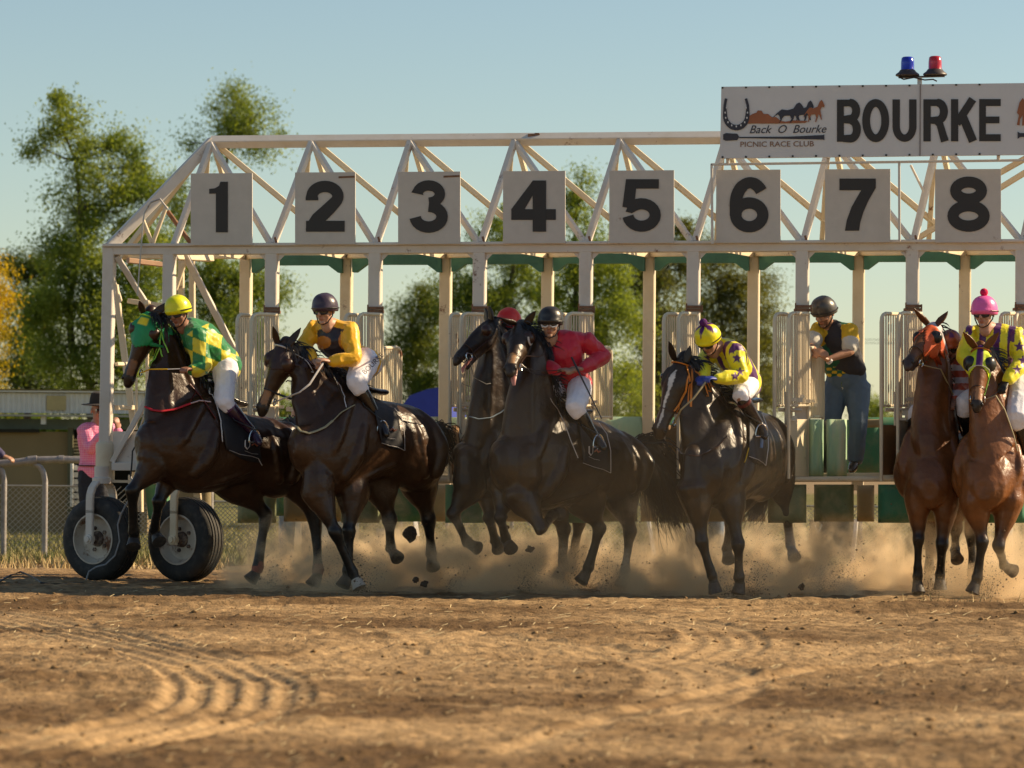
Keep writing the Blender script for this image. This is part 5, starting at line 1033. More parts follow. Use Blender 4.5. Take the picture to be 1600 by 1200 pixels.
JK[5] = person(dict(Y=30.6, label='jockey in yellow silks with purple stripes and sleeve stars, head bowed under a star cap', group=GRP, look=(-.38, -.66, -.62), helmet=(.6, .5, .01), cap=capstar, pompom=(.10, .012, .13), goggles=tackblack, shirt=(.6, .5, .01), pattern=stripes(.02, .062, (('n', .35, .048), ('n', .85, .045), ('n', 1.25, .045), ('f', .7, .04))), shirt_fit=1.10, sleeve=(.082, .070, .052), glove=(.035, .06, .30), boot=(.016, .010, .012), boot_top=mat('boot_maroon', (.12, .02, .02), rough=.4), skin=(.38, .2, .13),
    j=dict(head=(1107, 530, -.32), neck=(1123, 541, -.18), chest=(1139, 554, -.06), waist=(1157, 578, .06), hip=(1166, 598, .18), sh_n=(1147, 546, -.27), el_n=(1157, 587, -.32), wr_n=(1120, 592, -.46), hd_n=(1108, 590, -.52), sh_f=(1117, 545, .10), el_f=(1099, 566, -.1), wr_f=(1100, 588, -.32), hd_f=(1096, 594, -.42),
           hp_n=(1168, 600, .06), kn_n=(1157, 620, -.32), an_n=(1186, 662, -.12), to_n=(1194, 682, -.26), hp_f=(1160, 602, .34), kn_f=(1118, 612, .12), an_f=(1130, 668, .38), to_f=(1120, 685, .3))))
JK[6] = person(dict(Y=31.0, label='jockey in a rust orange cap, tucked behind the orange-hooded horse', group=GRP, look=(-.15, -.85, -.5), helmet=(.30, .07, .03), helmet_s=.9, cap=lambda a, e: (.10, .02, .10) if (a % 72 < 30 and e > 40) else (.32, .075, .03), goggles=tackblack, shirt=(.4, .08, .03), pattern=lambda V, C, F_: np.where((((V[:, 2]-F_['o'][2])*9) % 1 < .45)[:, None], np.array([.45, .42, .5]), np.array([.35, .05, .02])), skin=(.25, .12, .08),
    j=dict(head=(1485, 538, -.02), neck=(1487, 560, .12), chest=(1482, 580, .2), waist=(1474, 612, .32), hip=(1466, 632, .42), sh_n=(1500, 566, .06), el_n=(1504, 602, -.02), wr_n=(1492, 622, -.15), sh_f=(1466, 568, .2), el_f=(1455, 600, .14), wr_f=(1464, 618, .0),
           hp_n=(1480, 634, .35), kn_n=(1500, 638, .02), an_n=(1502, 690, .2), to_n=(1503, 705, .1), hp_f=(1454, 634, .45), kn_f=(1429, 648, .08), an_f=(1428, 700, .25), to_f=(1426, 715, .15))))
JK[7] = person(dict(Y=30.7, label='jockey in a pink cap with a pompom and yellow and purple striped silks, rightmost rider', group=GRP, look=(-.42, -.88, -.12), helmet=(.85, .14, .42), helmet_s=1.04, pompom=(.75, .01, .10), band=mat('band_maroon', (.15, .01, .05), rough=.4), goggles=tackblack, shirt=(.6, .5, .01), pattern=stripes(.035, .062, (('n', .45, .055), ('n', .95, .055), ('n', 1.4, .05))), shirt_fit=1.1, sleeve=(.084, .074, .052), glove=(.014, .012, .012), boot=(.014, .012, .012), skin=(.50, .28, .2), thigh=(.12, .11, .09),
    j=dict(head=(1538, 489, -.12), neck=(1548, 513, -.02), chest=(1555, 538, .0), waist=(1567, 572, .1), hip=(1580, 598, .16), sh_n=(1586, 522, -.06), el_n=(1597, 566, -.14), wr_n=(1573, 596, -.32), hd_n=(1566, 606, -.38), sh_f=(1520, 520, .04), el_f=(1507, 556, -.06), wr_f=(1530, 590, -.26), hd_f=(1538, 600, -.34),
           hp_n=(1592, 596, .0), kn_n=(1590, 652, -.34), an_n=(1606, 716, -.14), to_n=(1608, 738, -.28), hp_f=(1566, 602, .32), kn_f=(1506, 634, .10), an_f=(1514, 690, .3), to_f=(1508, 705, .22))))
def vestpat(V, C, F_):
    a, b, c = TF(V, F_); C = np.tile(np.array([.012, .10, .05]), (len(V), 1)); ye = np.array([.62, .40, .02]); wh = np.array([.6, .58, .52]); J = F_['J']
    for s in ('n', 'f'):
        sh, el = np.array(J['sh_'+s]), np.array(J['el_'+s]); d = el-sh; t = ((V-sh)@d)/(d@d); r = np.linalg.norm(V-(sh+np.clip(t, 0, 1)[:, None]*d), axis=1); m_ = (r < .11) & (t > -.1); C[m_] = ye; C[m_ & (t > .52)] = wh
    z = V[:, 2]-np.array(J['hip'])[2]; k = z < .14; C[k & (np.sin(V[:, 0]*70)*np.sin(V[:, 2]*110) > .1)] = ye; C[z < -.045] = wh; return C
hd_ = person(dict(Y=32.15, label='man in dark helmet, vest and jeans leaning on a stall door', look=(-.55, -.68, -.42), helmet=(.060, .052, .045), shell=1, peak=0, shirt=(.02, .1, .05), silk=0, pattern=vestpat, sleeve_end=.40, sleeve=(.082, .07, .06), shirt_fit=1.0, skin=(.45, .23, .14), beard=(.10, .045, .02), trousers=1, legs_col=(.085, .13, .20), thigh=(.125, .105, .082), boot=(.05, .038, .028), curl=.7, k=1.04,
    torso=dict(hip=(.18, .14), waist=(.175, .145), chest=(.18, .14)), palm=(.3, .5, -.8),
    j=dict(head=(1288, 488, -.12), neck=(1299, 510, -.03), chest=(1308, 532, 0), waist=(1318, 570, .04), hip=(1324, 598, .08), sh_n=(1328, 516, -.1), el_n=(1329, 549, -.24), wr_n=(1293, 562, -.34), hd_n=(1283, 556, -.38), sh_f=(1280, 516, .0), el_f=(1266, 540, -.18), wr_f=(1272, 548, -.34), hd_f=(1281, 550, -.4),
           hp_n=(1340, 606, .06), kn_n=(1341, 660, -.04), an_n=(1337, 716, .04), to_n=(1328, 738, -.14), hp_f=(1306, 606, .12), kn_f=(1301, 655, .04), an_f=(1298, 712, .1), to_f=(1290, 734, -.05))))
S = Body(); J = hd_['J']; shx = hd_['shax']   # protective vest and belt bag
S.loft([(J['waist']*.75+J['hip']*.25, shx*.205, Vector((0, .175, 0))), (J['waist'], shx*.20, Vector((0, .17, 0))), (J['chest'], shx*.19, Vector((0, .17, .02))), ((J['neck']+J['chest'])/2+Vector((0, 0, .02)), shx*.15, Vector((0, .13, .02)))], (.028, .026, .035), 3, 18)
me = S.skin(.010, 3, wrinkle=(.007, 7, (1, 1, 1))); me.materials.append(cloth); obj('vest', me, None, hd_['root'])
mb = MB(); wr = J['wr_n']; dv = (J['hd_n']-wr).normalized(); mb.tube([wr-dv*.035, wr-dv*.012], [.034, .034], 12); obj('wrist_watch', mb, whitem, hd_['root'])
def checks(V, C, F_):
    C = np.tile(np.array([.80, .16, .34]), (len(V), 1)); k = (np.sin(V[:, 0]*260) > .55) | (np.sin(V[:, 2]*260) > .55); C[k] = (.85, .36, .48); return C
pk = person(dict(Y=38.0, label='man in a pink checked shirt and dark wide-brimmed hat behind the left wheel', look=(.45, -.8, -.05), shirt=(.55, .1, .22), silk=0, pattern=checks, shirt_fit=1.15, sleeve=(.082, .068, .05), skin=(.42, .2, .13), trousers=1, legs_col=(.012, .014, .022), thigh=(.115, .1, .08), boot=(.03, .02, .015), base=0,
    j=dict(head=(154, 641, 0), neck=(150, 662, .05), chest=(148, 685, .05), waist=(148, 715, .05), hip=(147, 735, .05), sh_n=(132, 671, .0), el_n=(143, 700, -.15), wr_n=(160, 680, -.25), hd_n=(164, 670, -.27), sh_f=(170, 671, .1), el_f=(186, 697, -.1), wr_f=(184, 672, -.22), hd_f=(183, 660, -.24),
           hp_n=(138, 740, .05), kn_n=(137, 810, .0), an_n=(136, 868, .05), to_n=(140, 880, -.15), hp_f=(156, 740, .05), kn_f=(158, 810, 0), an_f=(160, 868, .05), to_f=(164, 880, -.15))))
mb = MB(); Hd = pk['Hd']; up = pk['up']; o = Hd(-.01, 0, .055); mb.lathe(o-up*0, up, [(-.005, .15), (0, .185), (.006, .185), (.012, .13), (.02, .10), (.08, .092), (.13, .080), (.145, .05), (.135, 0)], 24); sobj('hat', mb, mat('hat_felt', (.035, .025, .02), rough=.9), pk['root'])
mb = MB(); mb.tube([pk['J']['hip']+Vector((.17*math.cos(t), .145*math.sin(t), .05)) for t in (2*math.pi*k/20 for k in range(21))], .02, 6, flat=.4); obj('belt', mb, mat('belt_brown', (.12, .03, .02), rough=.5), pk['root'])
mb = MB(); mb.tube([pk['Hd'](.10, y, .005) for y in (-.07, -.03, 0, .03, .07)], .017, 8, flat=.8); obj('sunglasses', mb, gogm, pk['root'])
def bystander(u, Y, lab, lc, shc, look=(0, -1, 0)):
    s = FPX/Y; g = HOR+(u-800)*.00785+CAMH*s; v = lambda z: g-z*s
    q = person(dict(Y=Y, label=lab, look=look, shirt=shc, silk=0, trousers=1, legs_col=lc, thigh=(.11, .095, .075), boot=(.04, .03, .02), base=0, vox=.012, svox=.012, eyes=0,
        j=dict(head=(u, v(1.56), 0), neck=(u, v(1.42), .03), chest=(u, v(1.25), .02), waist=(u, v(1.02), .02), hip=(u, v(.90), .03), sh_n=(u+.2*s, v(1.36), 0), el_n=(u+.27*s, v(1.08), .02), wr_n=(u+.25*s, v(.86), -.08), sh_f=(u-.2*s, v(1.36), 0), el_f=(u-.27*s, v(1.08), .02), wr_f=(u-.25*s, v(.86), -.08),
               hp_n=(u+.1*s, v(.86), .03), kn_n=(u+.11*s, v(.48), 0), an_n=(u+.10*s, v(.09), .04), to_n=(u+.12*s, v(.04), -.14), hp_f=(u-.1*s, v(.86), .03), kn_f=(u-.11*s, v(.48), -.03), an_f=(u-.12*s, v(.09), .0), to_f=(u-.14*s, v(.04), -.18)))); return q
bystander(466, 35.2, 'person in pale jeans standing behind stall two, seen between horse legs', (.16, .22, .28), (.10, .10, .12))
bystander(1102, 34.6, 'person in blue jeans standing behind stall five, legs seen below a dark horse', (.09, .14, .22), (.08, .06, .05))
lf = person(dict(Y=40.2, label='person at the left edge resting a hand on the pale rail', look=(.8, -.5, 0), shirt=(.05, .04, .10), silk=0, trousers=1, legs_col=(.03, .03, .05), boot=(.03, .02, .02), base=0, vox=.009, eyes=0, curl=.6,
    j=dict(head=(-38, 628, 0), neck=(-40, 648, .03), chest=(-40, 670, .02), waist=(-42, 705, .02), hip=(-42, 722, .03), sh_n=(-20, 658, 0), el_n=(-16, 694, -.05), wr_n=(4, 712, -.1), hd_n=(16, 716, -.12), sh_f=(-62, 658, 0), el_f=(-68, 694, .02), wr_f=(-64, 725, -.08), hp_n=(-30, 727, .03), kn_n=(-29, 800, 0), an_n=(-29, 862, .04), to_n=(-26, 872, -.12), hp_f=(-54, 727, .03), kn_f=(-55, 800, 0), an_f=(-56, 862, .04), to_f=(-58, 872, -.12))))
# ================================================================ tack
def cm(name, c, **k): return mat(name, c, **{**dict(rough=.5, var=.12, scale=25, bump=.15), **k})
limem = cm('lime_strap', (.30, .62, .06)); yellowm = cm('yellow_rein', (.75, .45, .02)); redm = cm('red_breastplate', (.55, .02, .03)); darkred = cm('dark_red_leather', (.12, .015, .012), rough=.35)
brownl = cm('brown_leather', (.045, .018, .010), rough=.35); orangem = cm('orange_strap', (.70, .22, .02)); olivem = cm('cream_breastplate', (.34, .29, .17)); blueg = cm('pale_blue_strap', (.22, .28, .32)); clothm = cm('saddle_cloth_black', (.014, .013, .017), rough=.6)
hoodm = mat('hood_cloth', (1, 1, 1), rough=.55, attr='Col', var=.10, scale=16, bump=.35, bscale=30)
def rein(pts, m, r=.0055, parent=None, name='rein'):
    mb = MB(); mb.tube(pts, r, 7, flat=.6); return sobj(name, mb, m, parent)
def sag(a, b, s=.03, n=7): return [a+(b-a)*(i/n)-Vector((0, 0, s*math.sin(math.pi*i/n))) for i in range(n+1)]
def saddle(Hh, seat, jk, cloth4, piping, logo=None, bow=6):
    W = Hh['W']; Hh['patch'](*cloth4, 12, 10, clothm, 'saddle_cloth', .014, (bow, 0, 0, 0)); Hh['strap'](piping, .010, whitem, 'piping', .022, .020, 3)
    a, b = W(*seat[0]), W(*seat[1]); l = Hh['left']; S = Body(); d = (b-a)
    S.loft([(a+Vector((0, 0, .06)), l*.10, Vector((0, 0, .035))), ((a+b)/2+Vector((0, 0, .015)), l*.15, Vector((0, 0, .03))), (b+Vector((0, 0, .05)), l*.13, Vector((0, 0, .03)))], (.02, .015, .012), 4, 14); me = S.skin(.012, 2); me.materials.append(leather); obj('saddle', me, None, Hh['root'])
    J = jk['J']
    for s in ('n',):
        to, an, hp = J['to_'+s], J['an_'+s], J['hp_'+s]; f = an+(to-an)*.55+Vector((0, 0, -.02)); t = (to-an).normalized(); sd_ = t.cross(Vector((0, 0, 1))).normalized(); mb = MB()
        mb.tube([f+sd_*.055*math.cos(q)+Vector((0, 0, 1))*(-.02+.10*max(0, math.sin(q))) for q in (R(x) for x in range(0, 181, 15))]+[f-sd_*.055+Vector((0, 0, -.03)), f+sd_*.055+Vector((0, 0, -.03)), f+sd_*.055+Vector((0, 0, -.02))], .006, 6); sobj('stirrup', mb, metalm, Hh['root'])
        rein([f+Vector((0, 0, .08)), f*.5+J['kn_'+s]*.5+sd_*.05, J['kn_'+s]*.6+a*.4], tackblack, .009, Hh['root'], 'stirrup_leather')
    if logo:
        u, v, k = logo; st = Hh['strap']
        st([(u-5*k, v-7), (u-5.5*k, v+3), (u-2*k, v+7), (u+1.5*k, v+3), (u+2*k, v-6)], .011, whitem, 'horseshoe_badge', .026, .024, 2)
        st([(u+5*k, v+1), (u+9*k, v-2), (u+13*k, v+2), (u+16*k, v)], .020, cm('badge_orange', (.40, .13, .07)), 'horse_badge', .026, .024, 3); st([(u+8*k, v-1), (u+11*k, v-4)], .010, whitem, 'horse_badge', .028, .026, 2); st([(u-6*k, v+9), (u+5*k, v+13), (u+15*k, v+14)], .006, whitem, 'badge_lettering', .026, .024, 3)
# --- horse 1
h = HS_[1]; G1 = (.012, .27, .095)
h['headwrap'](-.015, .31, lambda x, a: (x < .30-.06*abs(math.cos(R(a)))) and not (195 < a < 345), hoodm, 'hood', colf=lambda x, a: (.80, .66, .02) if (.04 < x < .11 and 74 < a < 122) else G1)
for sg in (-1, 1): h['cup'](sg, brownl, .066)
h['headstrap']([(.015, 10), (.02, 60), (.02, 120), (.015, 170)], .024, limem, 'browband', .014)
for k in range(4): h['headstrap']([(.01+.01*k, 5), (.14, -14-8*k), (.30, -26-6*k), (.40-.03*k, -30)], .012, limem, 'bridle_strap', .016)
bp = bit(h); jk = JK[1]['J']; q = h['W'](262, 577, -.52)
rein([bp, h['W'](222, 582, -.48), h['W'](234, 577, -.52), q], yellowm, .0095, h['root']); rein(sag(q, jk['hd_n'], 0), whitem, .0075, h['root'])
h['strap']([(229, 636), (238, 641), (252, 643), (275, 640), (297, 632)], .034, redm, 'breastplate', .012, .012); h['strap']([(297, 632), (312, 628), (327, 629)], .028, cm('pale_pink', (.62, .42, .40)), 'breastplate', .012, .012)
h['strap']([(325, 608), (336, 632), (343, 658), (344, 690)], .009, whitem, 'surcingle_edge', .026, .022)
h['strap']([(296, 600), (308, 614), (322, 634), (336, 655)], .020, darkred, 'martingale_strap', .016, .012); h['strap']([(306, 612), (300, 622), (296, 632)], .014, darkred, 'martingale_strap', .016, .012)
saddle(h, ((332, 612, -.02), (378, 640, .16)), JK[1], ((338, 632), (398, 656), (408, 722), (352, 702)), [(357, 703), (372, 709), (390, 712), (402, 716), (408, 726)], (386, 695, 1.0))
for pts in (((250, 500), (253, 520), (251, 545), (243, 562), (233, 572)), ((253, 510), (257, 535), (262, 552)), ((251, 520), (252, 540), (255, 558)), ((247, 545), (243, 556), (240, 566))): h['strap'](list(pts), .013, limem, 'bridle_tassel', .012, .014)
# --- horse 2
h = HS_[2]; G2 = (.030, .012, .012)
h['headwrap'](-.015, .24, lambda x, a: (x < .23-.04*abs(math.cos(R(a)))) and not (195 < a < 345), hoodm, 'hood', colf=lambda x, a: G2)
for sg in (-1, 1): h['cup'](sg, brownl, .070)
h['headstrap']([(.01, 5), (.015, 60), (.015, 120), (.01, 175)], .024, whitem, 'browband', .014)
h['headstrap']([(.01, 3), (.10, -8), (.24, -20), (.38, -30), (.46, -30)], .014, whitem, 'bridle_strap', .016); h['headstrap']([(.01, 0), (.10, -18), (.22, -34), (.28, -60)], .014, cm('mauve_strap', (.30, .20, .24)), 'bridle_strap', .016)
h['headstrap']([(.40, -60), (.40, 0), (.40, 60), (.40, 120)], .012, tackblack, 'noseband', .010)
bp = bit(h); jk = JK[2]['J']; rein([bp, h['W'](468, 613, -.52), h['W'](484, 600, -.50), jk['hd_n']+Vector((0, -.02, -.03))], whitem, .011, h['root'])
rein(sag(jk['hd_n'], h['W'](532, 612, -.32), -.02)+[h['W'](545, 640, -.33)], tackblack, .008, h['root'])
h['strap']([(464, 667), (471, 675), (482, 678), (495, 674), (508, 668), (520, 658)], .026, olivem, 'breastplate', .014, .012); h['strap']([(520, 658), (535, 645), (552, 633)], .018, olivem, 'breastplate', .014, .012)
h['strap']([(520, 592), (531, 606), (538, 622), (541, 638)], .010, whitem, 'martingale_strap', .02, .018)
saddle(h, ((540, 600, -.02), (596, 622, .22)), JK[2], ((580, 628), (616, 640), (629, 700), (594, 690)), [(594, 692), (606, 696), (618, 698), (629, 703)], (602, 672, .9))
h['strap']([(614, 640), (624, 652), (629, 675), (630, 703)], .008, whitem, 'piping', .024, .022)
# --- horse 3
h = HS_[3]
for sg in (-1, 1):
    h['cup'](sg, brownl, .052)
h['headstrap']([(.0, 0), (.12, -20), (.30, -25), (.45, -30)], .012, brownl, 'bridle_strap', .012); h['headstrap']([(.40, -80), (.40, 0), (.40, 90)], .010, brownl, 'noseband', .010)
bp = bit(h); rein([bp, h['W'](740, 590, -.42), h['W'](760, 600, -.30), JK[3]['J']['wr_n']], tackblack, .006, h['root']); rein([bp, h['W'](722, 600, -.45), h['W'](735, 604, -.4)], tackblack, .005, h['root'])
h['strap']([(735, 651), (748, 655), (765, 653), (780, 645), (792, 636)], .022, blueg, 'breastplate', .012, .012)
# --- horse 4
h = HS_[4]
for sg in (-1, 1): h['cup'](sg, brownl, .058)
c = h['H'](.15, .098, -.045); ax = (h['lh']*.75+h['f']*.25+h['dz']*.35).normalized(); a, b = perp(ax); mb = MB(); mb.tube([c+ax*.006+(h['f']*math.cos(t)+h['dz']*math.sin(t)).normalized()*.064 for t in (R(x) for x in range(-150, 60, 15))], .008, 6); sobj('blinker_rim', mb, whitem, h['root'])
h['headstrap']([(.0, 0), (.12, -20), (.30, -25), (.45, -30)], .012, brownl, 'bridle_strap', .012); h['headstrap']([(.40, -60), (.40, 0), (.40, 90), (.40, 180)], .010, brownl, 'noseband', .010)
bp = bit(h); jk = JK[4]['J']; rein(sag(bp, jk['hd_n'], .03), tackblack, .006, h['root']); rein(sag(bp, jk['hd_f'], .06), tackblack, .006, h['root'])
saddle(h, ((866, 636, -.02), (912, 652, .2)), JK[4], ((902, 660), (942, 672), (952, 736), (910, 722)), [(909, 723), (925, 729), (940, 733), (952, 738)], (922, 705, .8)); h['strap']([(934, 664), (946, 680), (952, 705), (952, 738)], .008, whitem, 'piping', .024, .022)
h['strap']([(858, 622), (868, 640), (880, 662), (890, 690), (901, 716)], .009, whitem, 'surcingle_edge', .02, .02)
mb = MB(); w0 = jk['hd_n']+Vector((.0, -.03, .03)); w1 = P(940, 654, 30.6-.5); mb.tube([w0-(w1-w0)*.12, w0, w0*.6+w1*.4, w1], [.009, .009, .007, .005], 8); wo = sobj('whip', mb, tackblack, None); tag(wo, 'thin black whip held by the rider in crimson silks', 'whip')
# --- horse 5
h = HS_[5]
h['headstrap']([(.02, 5), (.025, 60), (.025, 120), (.02, 175)], .018, orangem, 'browband', .012)
for k in range(3): h['headstrap']([(.02+.01*k, 0), (.10, -8-9*k), (.22, -14-9*k), (.34+.03*k, -22-5*k)], .014, orangem, 'bridle_strap', .018+.006*k)
h['headstrap']([(.34, -25), (.42, -30), (.47, -32)], .022, orangem, 'bridle_strap', .022); h['headstrap']([(.40, -60), (.40, 0), (.40, 90), (.40, 180)], .010, brownl, 'noseband', .010)
bp = bit(h); jk = JK[5]['J']; rein([bp, h['W'](1064, 640, -.60), h['W'](1084, 622, -.62), jk['hd_n']], olivem, .009, h['root'])
h['strap']([(1060, 702), (1070, 710), (1090, 713), (1108, 707), (1122, 698), (1135, 682)], .014, brownl, 'breastplate', .012, .012); h['strap']([(1105, 708), (1112, 704)], .016, metalm, 'breastplate_buckle', .02, .02, 2)
for pts in (((1108, 598), (1122, 622), (1136, 640), (1150, 650)), ((1115, 605), (1130, 620), (1146, 640)), ((1140, 640), (1152, 655), (1163, 690)), ((1150, 630), (1166, 655), (1168, 675))): h['strap'](list(pts), .012, brownl, 'martingale_strap', .016, .014)
saddle(h, ((1128, 622, .05), (1172, 634, .42)), JK[5], ((1168, 640), (1190, 645), (1193, 725), (1168, 712)), [(1170, 714), (1180, 718), (1188, 722), (1193, 727)], None); h['strap']([(1188, 648), (1196, 670), (1197, 700), (1193, 727)], .008, whitem, 'piping', .024, .022); h['strap']([(1167, 700), (1162, 718), (1160, 722)], .012, yellowm, 'girth_strap', .02, .02)
h['strap']([(1186, 676), (1186, 690), (1185, 700)], .03, cm('badge_blue', (.18, .28, .48)), 'number_badge', .026, .024)
for pts in (((1072, 572), (1076, 590), (1077, 610), (1076, 630)), ((1079, 574), (1081, 600), (1080, 636)), ((1075, 588), (1070, 610), (1062, 628), (1052, 642)), ((1069, 612), (1062, 634), (1054, 648))): h['strap'](list(pts), .020, orangem, 'bridle_tassel', .012, .012)
# --- horse 6
h = HS_[6]
h['headwrap'](-.035, .40, lambda x, a: (x < .10+.28*abs(math.cos(R(a)))**.7) and not (215 < a < 325 and x > .30), hoodm, 'hood', colf=lambda x, a: (.50, .48, .50) if x < .04 else (.62, .10, .025))
for sg in (-1, 1): h['cup'](sg, tackblack, .060)
h['headstrap']([(.39, -60), (.39, 0), (.39, 90), (.39, 180)], .012, brownl, 'noseband', .012)
bp = bit(h); rein([bp, h['W'](1440, 570, -.5), h['W'](1470, 577, -.35), JK[6]['J']['wr_n']], olivem, .008, h['root'])
# --- horse 7
h = HS_[7]
h['headwrap'](-.015, .26, lambda x, a: (x < .20+.06*abs(math.cos(R(a)))) and not (195 < a < 345), hoodm, 'hood', colf=lambda x, a: tuple(Pu*1.0) if abs(a-90) < 15 else tuple(Yl*np.array([.75, 1, 1])))
for sg in (-1, 1): h['cup'](sg, tackblack, .070)
h['headstrap']([(.015, 5), (.02, 60), (.02, 120), (.015, 175)], .022, cm('rust_browband', (.40, .11, .03)), 'browband', .014); h['headstrap']([(.23, 20), (.21, 60), (.21, 120), (.23, 160)], .010, whitem, 'hood_edge', .012)
h['headstrap']([(.40, -60), (.40, 0), (.40, 90), (.40, 180), (.40, 240)], .010, brownl, 'noseband', .010); h['headstrap']([(.2, -5), (.32, -15), (.45, -30)], .016, limem, 'bridle_strap', .012)
bp = bit(h); jk = JK[7]['J']; rein([bp, h['W'](1556, 618, -.62), h['W'](1570, 640, -.50), h['W'](1584, 680, -.40), h['W'](1590, 705, -.36)], olivem, .008, h['root']); rein(sag(bp, jk['hd_n'], .01), tackblack, .006, h['root'])
bt = text('BOURKE', 0, 0, 0, 8, cm('navy_print', (.03, .03, .07)), JK[2]['root'], 'lettering', plane=(P(570, 586, 30.3), Vector((.70, .0, .71)).normalized(), Vector((-.71, 0, .70)).normalized(), Vector((0, -1, 0))))
br = [o for o in JK[2]['root'].children if o.name.startswith('breeches')][0]; bb = BVHTree.FromPolygons([v.co for v in br.data.vertices], [tuple(p.vertices) for p in br.data.polygons])
for vt in bt.data.vertices:
    d = (vt.co-C0).normalized(); loc, nr, ix, ds = bb.ray_cast(C0, d)
    if loc is not None: vt.co = loc+nr*.003
# ================================================================ trees and background
def leafmat(name, c1, c2, tr=.50):
    m = bpy.data.materials.new(name); m.use_nodes = True; n, l = m.node_tree.nodes, m.node_tree.links; b = n['Principled BSDF']; out = n['Material Output']
    at = n.new('ShaderNodeAttribute'); at.attribute_name = 'Col'; b.inputs['Roughness'].default_value = .55; b.inputs['Specular IOR Level'].default_value = .25
    t = n.new('ShaderNodeBsdfTranslucent'); mx = n.new('ShaderNodeMixShader'); mx.inputs[0].default_value = tr
    v = n.new('ShaderNodeVectorMath'); v.operation = 'MULTIPLY'; v.inputs[1].default_value = (1.9, 1.7, .6); l.new(at.outputs['Color'], v.inputs[0]); l.new(v.outputs[0], t.inputs[0])
    l.new(at.outputs['Color'], b.inputs['Base Color']); l.new(b.outputs[0], mx.inputs[1]); l.new(t.outputs[0], mx.inputs[2]); l.new(mx.outputs[0], out.inputs['Surface']); return m
leafm = leafmat('leaves', 0, 0); barkm = mat('bark', (.075, .055, .042), rough=.95, var=.4, scale=8, bump=.6, bscale=15)
def tree(name, Y, trunk, blobs, label, c1, c2, dens=3300, leaf=(.095, .032), droop=.55, r0=.11, group='trees standing behind the starting gate', seed=0, air=.24):
    rg = np.random.default_rng(seed+5); W = lambda u, v, w=0: P(u, v, Y+w); s = FPX/Y
    tr = [W(*t) for t in trunk]; tr[0].z = -.1; root = thing(name, tr[0]+Vector((0, 0, .1)), label, 'tree', group)
    mb = MB(); n = len(tr); mb.tube(tr, [r0*(1-.75*i/(n-1)) for i in range(n)], 10); V = []; C = []; 
    for (u, v, ru, rv) in blobs:
        dr = rg.uniform(-.5, .5)*min(ru, 60)/s; c = W(u, v, dr); rx, rz = ru/s, rv/s; ry = (rx+rz)*.5
        # a limb from the nearest lower trunk point with its own twigs
        cand = [p for p in tr if p.z < c.z+.3] or [tr[0]]; p0 = min(cand, key=lambda p: (p-c).length); mid = (p0+c)/2+Vector((rg.uniform(-.2, .2), rg.uniform(-.2, .2), -.1*(p0-c).length)); rr = .035
        mb.tube([p0, p0*.4+mid*.6, mid, mid*.4+c*.6, c], [rr*1.2, rr, rr*.8, rr*.6, rr*.3], 6)
        area = math.pi*rx*rz; nc = max(5, int(area*11)); 
        for k in range(nc):
            d = rg.normal(size=3); d /= np.linalg.norm(d); q = d*np.array([rx, ry, rz])*rg.uniform(.25, 1.08)**.6; cc = np.array(c)+q
            if k % 2 == 0: mb.tube([c*.6+Vector(cc)*.4+Vector((0, 0, -.05)), Vector(cc)], [.014, .004], 4, False)
            nl = int(dens*area/nc*rg.uniform(.4, 1.7)); sg = air*rg.uniform(.45, 1.3); pts = cc+rg.normal(size=(nl, 3))*sg*np.array([1, 1, .85]); ax = rg.normal(size=(nl, 3))*.75+np.array([0, 0, -droop])
            ax /= np.linalg.norm(ax, axis=1, keepdims=True); sd_ = np.cross(ax, rg.normal(size=(nl, 3))); sd_ /= np.linalg.norm(sd_, axis=1, keepdims=True)+1e-6; L = leaf[0]*rg.uniform(.6, 1.3, (nl, 1)); w = leaf[1]*rg.uniform(.7, 1.3, (nl, 1))
            V.append(np.stack([pts-ax*L*.5, pts+sd_*w*.5, pts+ax*L*.5, pts-sd_*w*.5], 1).reshape(-1, 3)); t = np.clip(rg.random()*.7+.3*rg.random((nl, 1)), 0, 1); col = np.array(c1)*(1-t)+np.array(c2)*t; C.append(np.repeat(col, 4, 0))
    obj('trunk', mb, barkm, root, smooth=True); V = np.concatenate(V); C = np.concatenate(C); me = np_mesh('crown', V, np.arange(len(V)).reshape(-1, 4)); vcol(me, C); me.materials.append(leafm); o = obj('crown', me, None, root); return root
DK, LT = (.070, .125, .028), (.235, .285, .055)
tree('eucalypt_tree', 78, [(152, 720), (140, 600), (112, 545), (108, 470), (122, 400), (126, 320), (118, 250), (96, 200)], [(98, 178, 32, 28), (122, 200, 24, 20), (66, 232, 24, 18), (84, 212, 20, 14), (140, 262, 42, 38), (192, 222, 24, 30), (200, 262, 34, 32), (112, 330, 40, 34), (196, 330, 50, 50), (150, 400, 70, 42), (96, 395, 34, 34), (236, 300, 24, 24), (110, 470, 60, 40), (170, 490, 60, 50), (66, 510, 44, 50), (226, 400, 50, 60), (220, 500, 50, 60), (110, 575, 60, 36), (200, 580, 60, 40)], 'tall airy eucalypt with its top left of the gate above the shed', DK, LT, seed=1)
tree('eucalypt_tree', 84, [(40, 720), (44, 600), (40, 500), (44, 430)], [(44, 405, 30, 26), (24, 440, 24, 40), (70, 440, 24, 34), (44, 500, 44, 44), (22, 570, 36, 50), (66, 580, 44, 44), (120, 620, 50, 30)], 'dark bushy tree low at the left behind the shed', DK, (.09, .115, .03), seed=2)
tree('yellowing_tree', 70, [(-50, 700), (-50, 560), (-45, 440)], [(-22, 410, 24, 24), (-20, 460, 26, 40), (-20, 530, 26, 44), (-24, 590, 24, 40)], 'yellow-leaved tree peeping in at the left edge', (.22, .19, .015), (.42, .30, .02), seed=3)
